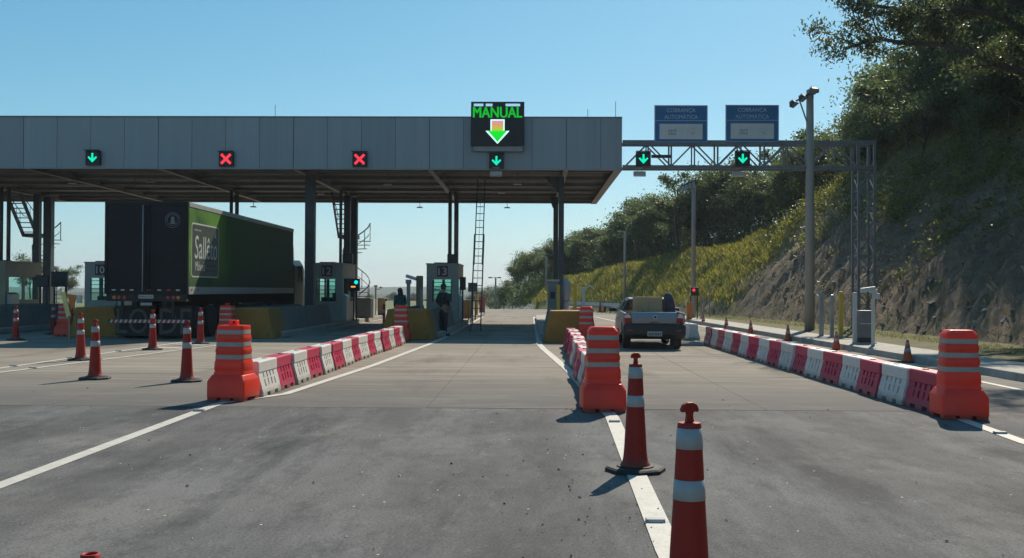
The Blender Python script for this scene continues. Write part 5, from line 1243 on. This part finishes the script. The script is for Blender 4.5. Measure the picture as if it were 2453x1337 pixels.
m.loft(rings).build('plastic_sheet', WRAP, e, smooth=True); MB().tube([(.15*cos(k*pi/6), .14*sin(k*pi/6), 1.02) for k in range(13)], .012, 5, cap=False).build('strap', BLACK, e)
post('camera_post', 1.82, 34.4, .2, 1.42, .10, WHITE, 'white post with small tilted camera at the edge of the right island', 'camera', lambda e, h: (MB().box(-.1, .1, -.08, .08, h+.001, h+.09).build('head', WHITE, e, .01), MB().bar((.06, 0, h+.05), (.22, -.02, h+.14), .02).build('arm', WHITE, e), MB().obox((.25, -.02, h+.14), (.16, .12, .05), Matrix.Rotation(radians(25), 3, 'Y')).build('camera_housing', WHITE, e, .01)))
post('camera_post', -4.58, 37.6, .2, 1.62, .13, POLEC, 'grey post with a slanted camera housing before booth 13', 'camera', lambda e, h: (MB().box(-.1, .1, -.1, .1, h+.001, h+.16).build('collar', POLEC, e, .01), MB().obox((.10, 0, h+.24), (.42, .15, .12), Matrix.Rotation(radians(18), 3, 'Y')).build('camera_housing', WHITE, e, .02), MB().obox((.305, 0, h+.175), (.02, .12, .10), Matrix.Rotation(radians(18), 3, 'Y')).build('lens', BLACK, e)))
post('sensor_post', -4.05, 37.2, .2, 1.42, .10, POLEC, 'plain pale post before booth 13 beside the slanted camera', 'post')
post('sensor_post', -3.35, 37.4, .2, 1.40, .09, POLEC, 'pale post with a short bent top at the corner of booth 13', 'post', lambda e, h: MB().bar((0, 0, h-.02), (-.26, 0, h+.03), .05).build('arm', POLEC, e))
o = empty('grey_cabinet', (-4.28, 38.6, .2), 0, 'low dark grey cabinet on the island before booth 13', 'cabinet'); MB().box(-.18, .18, -.15, .2, 0, .72).build('case', STEEL_M, o, .01); MB().box(-.12, .12, -.156, -.151, .2, .6).build('hatch', STEEL_D, o)
e = empty('tan_cabinet', (-4.78, 43.0, .2), 0, 'tall tan cabinet against the side of booth 13', 'cabinet'); MB().box(-.12, .14, -.1, .3, 0, 2.0).build('case', RUST, e, .01); MB().box(-.08, .1, -.106, -.101, .4, 1.6).build('hatch', RUST, e)
post('lamp_post', -8.35, 54.0, .2, 1.52, .08, POLEC, 'thin pale post with a small round camera on the island behind booth 12', 'camera', lambda e, h: (MB().bar((0, 0, h-.1), (.26, 0, h-.12), .03).build('arm', POLEC, e), MB().lathe([(.001, -.07), (.06, -.04), (.07, .02), (.001, .07)], 12, (.28, 0, h)).build('camera_dome', STEEL_M, e), MB().box(-.09, .09, -.07, .07, h+.001, h+.12).build('head', WHITE, e, .01)))
# boom barrier behind booth 12
e = empty('boom_barrier', (-8.2, 55.2, .19), 0, 'red and white boom barrier arm across the lane behind booth 12', 'boom barrier')
MB().box(-.2, .2, -.2, .2, 0, .95).build('cabinet', RUST, e, .02); MB().box(.2, .3, -.06, .06, .78, .9).build('hub', BLACK, e)
for k in range(8): MB().box(.30+k*.42, .30+(k+1)*.42-.002, -.03, .03, .80, .88).build('arm_section', WHITE if k % 2 == 0 else REDREF, e)
e = empty('service_box', (-8.55, 49.6, .2), 0, 'wide dark service cabinet with pale side beside booth 12', 'cabinet')
MB().box(-.62, .66, -.2, .4, 0, .98).build('case', STEEL_M, e, .015); MB().box(.661, .80, -.2, .4, 0, .95).build('side_panel', WHITE, e); MB().box(-.5, -.02, -.206, -.201, .1, .9).build('hatch', STEEL_M, e); MB().box(.02, .6, -.206, -.201, .1, .9).build('hatch', STEEL_M, e)
# yellow hoop, tan case, red and yellow bollards to the right of booth 13
e = empty('yellow_hoop', (-2.75, 46.8, .2), 0, 'yellow tubular hoop guard beside the ladder', 'guard rail'); MB().tube([(-.12, 0, 0), (-.12, 0, .8), (-.08, 0, .88), (.12, .02, .92), (.18, .02, .86), (.18, .02, 0)], .035, 8).build('hoop', YELLOW, e, smooth=True); MB().box(-.16, -.08, -.04, .04, 0, .012).build('foot', GALV, e)
e = empty('tan_case', (-3.1, 49.5, .19), 0, 'tan upright case behind the narrow display box', 'case'); MB().box(-.22, .18, -.2, .3, 0, .92).build('case', RUST, e, .015); MB().box(-.15, .12, -.206, -.201, .2, .8).build('hatch', RUST, e)
post('yellow_post', -2.98, 56.0, .19, 1.35, .12, YELLOW, 'yellow post at the far end of the booth 13 island', 'post')
post('red_post', -3.02, 63.0, .19, 1.0, .35, mat('red_case', (.35, .07, .05), .5), 'red box post at the far tail of the booth 13 island', 'post')
post('red_post', -6.9, 47.2, 0, .92, .12, REDREF, 'short red and white bollard between booths 12 and 13', 'bollard', lambda e, h: MB().box(-.064, .064, -.064, .064, h*.55, h*.72).build('band', WHITE, e))
# leaning yellow board with orange panel on the nose behind the truck
e = empty('hazard_board', (-14.18, 30.4, 0), 0, 'leaning yellow frame with orange panel beside the truck tail', 'hazard board')
MB().obox((-.02, 0, 1.10), (.14, .05, .78), Matrix.Rotation(radians(-14), 3, 'Y')).build('frame', mat('pale_yellow', (.75, .58, .22), .6, var=.1), e, .01)
MB().box(-.24, -.02, -.03, .03, 1.38, 1.46).build('frame_head', MATS['pale_yellow'], e)
MB().prism([(.0, 1.42), (.30, 1.38), (.22, 1.1), (.13, .9)], 'y', .03, .06).build('panel', ORANGE, e); MB().box(.30, .46, .0, .05, 1.14, 1.38).build('plate', WHITE, e)
MB().bar((.10, .0, .0), (.09, .0, .74), .06).build('leg', RUST, e); MB().bar((.30, .1, .0), (.2, .05, 1.1), .04).build('leg', RUST, e)

# guardrail along the far bend
e = empty('guardrail', (6.2, 68, 0), 0, 'long steel guardrail at the foot of the grass bank', 'guardrail')
gp = [(6.9, 66), (5.9, 71), (4.7, 76), (3.2, 81), (1.4, 86)]
prof = [(0, .45), (.03, .5), (.0, .55), (0, .62), (.03, .67), (0, .72)]
mb = MB(); mb.loft([[(x-6.2-u, y-68, z) for u, z in prof] + [(x-6.2-u+.012, y-68, z) for u, z in reversed(prof)] for x, y in gp]); mb.build('rail', GALV, e)
for i in range(11):
    t = i/10*(len(gp)-1); k = min(int(t), len(gp)-2); f = t-k; x = gp[k][0]*(1-f)+gp[k+1][0]*f; y = gp[k][1]*(1-f)+gp[k+1][1]*f
    MB().box(x-6.2+.02, x-6.2+.12, y-68-.05, y-68+.05, -.05, .68).build('post', GALV, e)

# grit, crumbs of asphalt and litter
def grit(name, n, reg, s0, s1, m, label):
    mb = MB()
    for _ in range(n):
        x, y = reg(); s = random.uniform(s0, s1)*random.choice((.6, .8, 1, 1.4)); a = random.uniform(0, pi); c, s_ = cos(a), sin(a)
        P = [(s*random.uniform(.6, 1.2), 0, 0), (0, s*random.uniform(.5, 1), 0), (-s*random.uniform(.6, 1.2), 0, 0), (0, -s*random.uniform(.5, 1), 0), (s*.2, s*.1, s*random.uniform(.4, .9))]
        mb.add([(x+p[0]*c-p[1]*s_, y+p[0]*s_+p[1]*c, .006+p[2]) for p in P], [(0, 1, 4), (1, 2, 4), (2, 3, 4), (3, 0, 4)])
    o = mb.build(name, m, None, fix=False); tag(o, label, 'grit', kind='stuff')
DARKST = mat('dark_grit', (.035, .033, .03), .9); PALEST = mat('pale_grit', (.5, .49, .46), .8)
def regA():
    y = random.uniform(5.5, 14); return random.gauss(.35, .35), y
grit('asphalt_grit', 110, regA, .006, .016, DARKST, 'crumbs of dark asphalt scattered along the middle white line')
grit('asphalt_grit', 150, lambda: (random.uniform(-7, 7), random.uniform(5, 14)), .004, .013, PALEST, 'pale stone specks scattered over the asphalt')
grit('asphalt_grit', 120, lambda: (random.uniform(-10, 7), random.uniform(5, 16)), .006, .016, DARKST, 'dark specks scattered over the asphalt')

# ------------------------------------------------------------ vegetation
import numpy as np
rng = np.random.default_rng(5)
def leaf_mat(name, c0, c1, tr, rough=.5):
    m, N, L, b, co = new_mat(name, rough)
    oi = N.new('ShaderNodeObjectInfo'); ge = N.new('ShaderNodeNewGeometry')
    c = ramp_mix(N, L, ge.outputs['Random Per Island'], c0, c1)
    hs = N.new('ShaderNodeHueSaturation'); mr = N.new('ShaderNodeMapRange'); mr.inputs[3].default_value = .75; mr.inputs[4].default_value = 1.25
    L.new(oi.outputs['Random'], mr.inputs[0]); L.new(mr.outputs[0], hs.inputs['Value']); L.new(c, hs.inputs['Color'])
    b.inputs['Specular IOR Level'].default_value = .35
    L.new(hs.outputs[0], b.inputs['Base Color']); t = N.new('ShaderNodeBsdfTranslucent'); br = N.new('ShaderNodeMix'); br.data_type = 'RGBA'; br.blend_type = 'MULTIPLY'; br.inputs[0].default_value = 1; L.new(hs.outputs[0], br.inputs[6]); br.inputs[7].default_value = (1.55, 1.6, 1.05, 1); L.new(br.outputs[2], t.inputs[0])
    ms = N.new('ShaderNodeMixShader'); ms.inputs[0].default_value = tr; L.new(b.outputs[0], ms.inputs[1]); L.new(t.outputs[0], ms.inputs[2]); L.new(ms.outputs[0], N['Material Output'].inputs[0])
    return m
LEAF = leaf_mat('forest_leaves', (.044, .066, .036), (.125, .155, .072), .46)
LEAF2 = leaf_mat('shrub_leaves', (.055, .075, .026), (.18, .18, .055), .48)
GRASS = leaf_mat('bank_grass', (.09, .11, .022), (.30, .25, .075), .42, .7)
DRY = leaf_mat('dry_stalks', (.10, .075, .045), (.24, .19, .12), .3, .8)
BARK = mat('bark', (.075, .062, .05), .9, var=.3, scale=6, bump=.7, bscale=12)
def quads_mesh(name, V, m):
    """V: (n,4,3) array -> mesh of n loose quads"""
    n = len(V); me = bpy.data.meshes.new(name); me.vertices.add(n*4); me.vertices.foreach_set('co', V.reshape(-1).astype(np.float32))
    me.loops.add(n*4); me.loops.foreach_set('vertex_index', np.arange(n*4, dtype=np.int32)); me.polygons.add(n)
    me.polygons.foreach_set('loop_start', np.arange(0, n*4, 4, dtype=np.int32)); me.polygons.foreach_set('loop_total', np.full(n, 4, dtype=np.int32))
    me.materials.append(m); me.update(calc_edges=True); me.validate(); return me
def leaves(C, size, asp=.5, droop=.3):
    """one pointed leaf (rhombus) at each centre"""
    n = len(C); d = rng.normal(size=(n, 3)); d[:, 2] -= droop; d /= np.linalg.norm(d, axis=1)[:, None]
    u = rng.normal(size=(n, 3)); u -= d*(u*d).sum(1)[:, None]; u /= np.linalg.norm(u, axis=1)[:, None]
    s = size*rng.uniform(.6, 1.3, n)[:, None]
    w = np.cross(d, u)*s*.12
    return np.stack([C-d*s*.5, C+u*s*asp*.5+w, C+d*s*.5, C-u*s*asp*.5+w], 1)
def grow(base, h, spread, seed, levels=3, lean=(0, 0)):
    """trunk and limbs as tubes; returns builder and branch tips"""
    r = random.Random(seed); mb = MB(); tips = []
    def limb(p, d, l, rad, lev):
        pts = [p]; rs = [rad]; n = 5
        for i in range(n):
            d = (d + Vector((r.uniform(-1, 1), r.uniform(-1, 1), r.uniform(-.5, .9)))*.16).normalized(); p = p + d*l/n; pts.append(p); rs.append(rad*(1-.62*(i+1)/n))
        mb.tube(pts, rs, 6 if lev else 9)
        if lev >= levels: tips.append(p); tips.append(pts[3]); return
        for k in range(r.choice((3, 4)) if lev else 7):
            t = r.uniform(.35, 1.0) if lev else r.uniform(.38, 1.0); i = min(int(t*n), n-1); q = pts[i].lerp(pts[i+1], t*n-i)
            a = r.uniform(0, 2*pi); nd = Vector((cos(a)*spread, sin(a)*spread, r.uniform(.15, .8))).normalized()
            nd = (nd*.8 + d*.35).normalized(); limb(q, nd, l*(r.uniform(.42, .62) if lev else r.uniform(.34, .55)), rs[i]*.55, lev+1)
        if lev: tips.append(p)
    limb(Vector(base), Vector((lean[0], lean[1], 1)).normalized(), h*.72, h*.018+.03, 0)
    return mb, tips
def tree_proto(seed, h, spread, nleaf, size, levels=2, blob=.55):
    mb, tips = grow((0, 0, -.4), h, spread, seed, levels)
    T = np.array([tuple(t) for t in tips]); n = len(T); w = rng.uniform(.3, 1.6, n); w /= w.sum()
    idx = rng.choice(n, nleaf, p=w)
    C = T[idx] + rng.normal(size=(nleaf, 3))*np.array([blob, blob, blob*.62])*rng.uniform(.5, 1.2, n)[idx][:, None]
    return mb.mesh('trunk', BARK, True, fix=False), quads_mesh('crown', leaves(C, size), LEAF)
PROT = [tree_proto(11, 6.2, 1.1, 7000, .24), tree_proto(23, 7.0, .9, 7500, .25), tree_proto(37, 5.6, 1.4, 6000, .22, blob=.6), tree_proto(41, 6.6, 1.2, 5200, .24, blob=.42), tree_proto(59, 7.4, 1.0, 8000, .26, blob=.62)]
def tree(x, y, k, s, label, group, z=None):
    zz = slope_z(x, y) if z is None else z
    e = empty('forest_tree', (x, y, zz), random.uniform(0, 6.28), label, 'tree', group); e.scale = (s*random.uniform(.9, 1.15), s*random.uniform(.9, 1.15), s)
    put('trunk', PROT[k][0], e); put('crown', PROT[k][1], e)
random.seed(21); LOOK = ['rounded', 'tall narrow', 'broad low', 'thin-leaved', 'dense dark']
y = 58.0
while y < 128:
    zb = lerp_tab(ZB, y)
    for k, dd in enumerate((6.2, 8.4, 11.0, 14.4)):
        if k == 3 and y > 100: continue
        x = base_x(y) + zb/.9 + dd*lerp_tab([(58, .55), (66, .95), (90, 1), (110, .5)], y) + random.uniform(-.9, .9); yy_ = y + random.uniform(-1.2, 1.2)
        kk = random.randrange(5); s = (.66, .86, .96, 1.0)[k]*random.uniform(.8, 1.15)*lerp_tab([(58, 1.0), (64, 1.1), (75, 1.05), (85, 1.1), (98, .95), (128, .8)], y)
        lab = ('%s tree at the front edge of the wood above the grass bank', '%s tree in the middle of the wood above the grass bank', '%s tree at the back of the wood above the grass bank', '%s tree at the back of the wood above the grass bank')[k] % LOOK[kk]
        tree(x, yy_, kk, s, lab, lab)
    y += 3.1
y = 30.0
while y < 57:
    for k, dd in enumerate((7.2, 9.4, 12.2)):
        x = base_x(y) + dd + random.uniform(-.8, .8); yy_ = y + random.uniform(-1, 1)
        kk = random.randrange(5); s = (.62, .85, 1.0)[k]*random.uniform(.85, 1.15)
        lab = ('%s small tree at the brink of the bare cutting', '%s tree on top of the bare cutting', '%s tree on top of the bare cutting')[k] % LOOK[kk]
        tree(x, yy_, kk, s, lab, lab)
    y += 2.6
for x, y, s, lab in ((1.6, 112, .62, 'by the far pole'), (.2, 117, .62, 'by the far pole'), (-1.2, 124, .6, 'past the far pole'), (-.2, 121, .66, 'past the far pole'), (2.6, 109, .72, 'by the far pole'), (-2.4, 131, .55, 'past the far pole')):
    tree(x, y, random.choice((0, 2, 4)), s, 'low rounded tree at the far end of the bank, ' + lab, 'trees at the far end of the bank, ' + lab)
# airy taller tree breaking the skyline above the canopy corner
PROT.append(tree_proto(71, 7.8, 1.5, 5200, .24, blob=.40)); tree(12.2, 83, 5, .98, 'airy round-topped tree rising above the wood past the canopy corner', None)
for x, y, s in ((-70, 150, .8), (-62, 160, .9), (-78, 155, .9), (-88, 150, 1.0), (-54, 170, .7), (-3.9, 138, .6), (-7.2, 230, .95), (-9.5, 250, 1.0), (-12.5, 270, .9), (-46, 400, .9), (-58, 420, 1.0), (-66, 410, .8), (-17, 290, .8)):
    tree(x, y, random.randrange(5), s, 'solitary far tree in the open country behind the toll plaza', 'far trees behind the toll plaza', z=ground_z(x, y)-.2)
# overhanging tree at the right, with long nearly bare limbs reaching over the pavement
e = empty('overhanging_tree', (19.2, 34.6, slope_z(19.2, 34.6)-.3), 0, 'dark tree with long limbs reaching out above the truss tower', 'tree')
z0 = e.location.z
def R3(p): return Vector((p[0]-19.2, p[1]-34.6, p[2]-z0))
tb = MB(); tipsL = []
tb.tube([R3((19.2, 34.6, z0-.3)), R3((18.8, 34.5, z0+1.2)), R3((18.5, 34.2, z0+2.6)), R3((18.9, 34, z0+4.4)), R3((19.1, 34, z0+6.2))], [.26, .22, .2, .15, .08], 10)
r = random.Random(3)
def twig(p, d, l, rad, lev):
    pts = [p]; rs = [rad]
    for i in range(5):
        d = (d + Vector((r.uniform(-1, 1), r.uniform(-1, 1), r.uniform(-.7, .7)))*.22).normalized(); p = p + d*l/5; pts.append(p); rs.append(rad*(1-.75*(i+1)/5))
    tb.tube(pts, rs, 5)
    if lev == 0: tipsL.extend(pts[2:]); return
    for k in range(4):
        i = r.randrange(1, 5); nd = (d + Vector((r.uniform(-1, 1), r.uniform(-1, 1), r.uniform(-.5, .9)))*.75).normalized(); twig(pts[i], nd, l*r.uniform(.4, .7), rs[i]*.6, lev-1)
    tipsL.append(p)
limbs = [[(18.6, 34.3, z0+2.2), (17.2, 34.0, 8.95), (15.9, 33.9, 9.15), (14.9, 33.8, 9.6), (13.8, 33.8, 9.92), (12.4, 33.7, 9.95), (11.6, 33.7, 10.1), (10.5, 33.7, 9.75)],
         [(18.7, 34.3, z0+2.6), (17.6, 33.8, 9.6), (16.6, 33.5, 10.2), (15.3, 33.4, 10.85), (14.4, 33.4, 11.0), (12.9, 33.4, 10.9), (11.8, 33.4, 11.05), (10.9, 33.4, 11.2)],
         [(18.9, 34.0, z0+4.0), (17.6, 34.2, 11.0), (16.3, 34.4, 11.6), (14.8, 34.5, 12.0), (13.2, 34.5, 12.2)],
         [(18.6, 34.3, z0+2.4), (17.9, 33.2, 9.9), (17.4, 32.4, 10.9), (16.6, 32.0, 11.8)],
         [(18.9, 34.0, z0+4.2), (17.0, 32.6, 12.6), (15.2, 31.6, 13.2), (14.2, 31.0, 13.5), (13.4, 30.6, 13.6)],  # this limb and the next two: out of view, added to cast dappled shade
         [(19.0, 34.0, z0+4.8), (17.2, 34.6, 13.2), (15.4, 35.0, 14.0), (14.4, 35.2, 14.3), (13.6, 35.2, 14.4)],
         [(18.8, 34.0, z0+3.6), (17.2, 30.6, 12.4), (15.8, 28.4, 13.0), (14.4, 26.6, 13.2), (13.2, 25.2, 13.2)]]
for lm in limbs:
    n = len(lm); tb.tube([R3(p) for p in lm], [.15*(1-.8*i/(n-1))+.012 for i in range(n)], 8)
    for i in range(1, n):
        for k in range(3):
            t = r.random(); p = R3(lm[i-1]).lerp(R3(lm[i]), t); dd = (R3(lm[i])-R3(lm[i-1])).normalized()
            nd = (dd*.6 + Vector((r.uniform(-.6, .2), r.uniform(-.8, .8), r.uniform(-.35, .8)))).normalized(); twig(p, nd, r.uniform(.8, 1.7), .035, 1)
    tipsL.append(R3(lm[-1]))
tb.build('trunk', BARK, e, smooth=True, fix=False)
T = np.array([tuple(t) for t in tipsL]); keep = rng.random(len(T)) < .62; T = T[keep]
C = np.repeat(T, 26, 0) + rng.normal(size=(len(T)*26, 3))*np.array([.20, .20, .12]); put('crown', quads_mesh('crown', leaves(C, .15, .42, .5), LEAF), e)

# sampling of the slope for undergrowth and grasses
def sample(n, x0, x1, y0, y1, ok):
    out = []
    while len(out) < n:
        y_ = random.uniform(y0, y1); x_ = base_x(y_) + random.uniform(x0, x1)
        z_ = slope_z(x_, y_)
        if ok(x_, y_, z_): out.append((x_, y_, z_))
    return np.array(out)
def blades(P, h, w, lean, flip=1):
    n = len(P); a = rng.uniform(0, 2*pi, n); d = np.stack([np.cos(a), np.sin(a), np.zeros(n)], 1)
    hh = h*rng.uniform(.5, 1.4, n)[:, None]; tip = P + rng.normal(size=(n, 3))*lean*hh; tip[:, 2] = P[:, 2] + hh[:, 0]*flip
    mid = (P+tip)/2 + rng.normal(size=(n, 3))*.08*hh
    return np.stack([P-d*w, P+d*w, mid+d*w*.7, tip], 1)
P = sample(90000, 0.5, 13, 54, 118, lambda x_, y_, z_: rock_w(x_, y_, z_) < random.random()*.8)
o = put('bank_grass', quads_mesh('bank_grass', blades(P, .30, .013, .5), GRASS)); tag(o, 'sunlit yellow green grass growing on the bank', 'grass', kind='stuff')
P = sample(9000, -1.6, .5, 18, 66, lambda x_, y_, z_: x_ > kerb_x(y_)+1.5); P[:, 2] = np.maximum(P[:, 2], .2)
o = put('verge_grass', quads_mesh('verge_grass', blades(P, .06, .007, .5), LEAF2)); tag(o, 'short grass on the verge beside the pavement', 'grass', kind='stuff')
def clump_ok(x_, y_, z_):
    n_ = noise.fractal((x_*.45, y_*.45, z_*.4), 1, 2, 4); d = x_-base_x(y_)
    up = sstep(2.0, 6.5, z_); near = 1-sstep(28, 42, y_)
    return n_ > .62 - .75*up - .30*near
P = sample(1500, .15, 12, 22, 60, clump_ok)
k = 46; C = np.repeat(P, k, 0) + rng.normal(size=(len(P)*k, 3))*np.array([.34, .34, .24])*np.repeat(rng.uniform(.5, 1.5, len(P)), k)[:, None]; C[:, 2] += .18
o = put('undergrowth', quads_mesh('undergrowth', leaves(C, .15), LEAF2)); tag(o, 'tangled shrubs and creepers covering the upper cutting', 'undergrowth', kind='stuff')
P = sample(260, .3, 5.5, 106, 136, lambda x_, y_, z_: True)
k = 80; C = np.repeat(P, k, 0) + rng.normal(size=(len(P)*k, 3))*np.array([.55, .55, .55]); C[:, 2] += .55
o = put('undergrowth', quads_mesh('undergrowth', leaves(C, .22), LEAF)); tag(o, 'thicket under the trees at the far end of the bank', 'undergrowth', kind='stuff')
P = sample(9000, .1, 12, 22, 60, lambda x_, y_, z_: noise.noise((x_*.6, y_*.9, z_*.6)) > -.25)
o = put('dry_stalks', quads_mesh('dry_stalks', blades(P, .22, .009, .9), DRY)); tag(o, 'dry stalks and roots on the bare earth cutting', 'dry grass', kind='stuff')
P = sample(1000, 3.0, 14, 58, 132, lambda x_, y_, z_: x_-base_x(y_)-lerp_tab(ZB, y_)/.86 > 4.6*lerp_tab([(58, .5), (66, 1), (90, 1), (108, .4), (116, 0)], y_)+1.2*noise.noise((y_*.4, 0, 4)))
k = 80; C = np.repeat(P, k, 0) + rng.normal(size=(len(P)*k, 3))*np.array([.6, .6, .6]); C[:, 2] += .75
o = put('undergrowth', quads_mesh('undergrowth', leaves(C, .2), LEAF)); tag(o, 'bushes along the bench at the edge of the wood', 'undergrowth', kind='stuff')

# loose stones at the foot of the cutting
ST = mat('loose_stone', (.24, .21, .175), .9, var=.3, scale=4, bump=.5); mb = MB()
for p in sample(500, -.2, 6, 24, 62, lambda x_, y_, z_: rock_w(x_, y_, z_) > .5 or x_ < base_x(y_)+.6):
    s = random.uniform(.03, .13)*random.choice((.5, 1, 1, 1.5)); q = [Vector((random.gauss(0, 1), random.gauss(0, 1), random.gauss(0, .6))).normalized()*s*random.uniform(.7, 1.2) for _ in range(8)]
    bm = bmesh.new(); [bm.verts.new(v) for v in q]; bmesh.ops.convex_hull(bm, input=bm.verts); bm.verts.index_update()
    mb.add([Vector(p)+v.co+Vector((0, 0, s*.3)) for v in bm.verts], [tuple(v.index for v in f.verts) for f in bm.faces]); bm.free()
o = mb.build('loose_stones', ST, None, fix=False); tag(o, 'loose stones lying on the bare cutting', 'stones', kind='stuff')

# ------------------------------------------------------------ air: even haze in one closed box
hz_ = MB().box(-3100, 3100, -420, 3600, -20, 90).build('haze', None, None); tag(hz_, 'thin bluish air over the valley', 'haze', kind='stuff')
hm = bpy.data.materials.new('air'); hm.use_nodes = True; N = hm.node_tree.nodes; N.remove(N['Principled BSDF'])
pv = N.new('ShaderNodeVolumePrincipled'); pv.inputs['Color'].default_value = (.80, .88, 1.0, 1); pv.inputs['Density'].default_value = 0.0003; pv.inputs['Anisotropy'].default_value = .2
hm.node_tree.links.new(pv.outputs[0], N['Material Output'].inputs['Volume']); hz_.data.materials.append(hm)
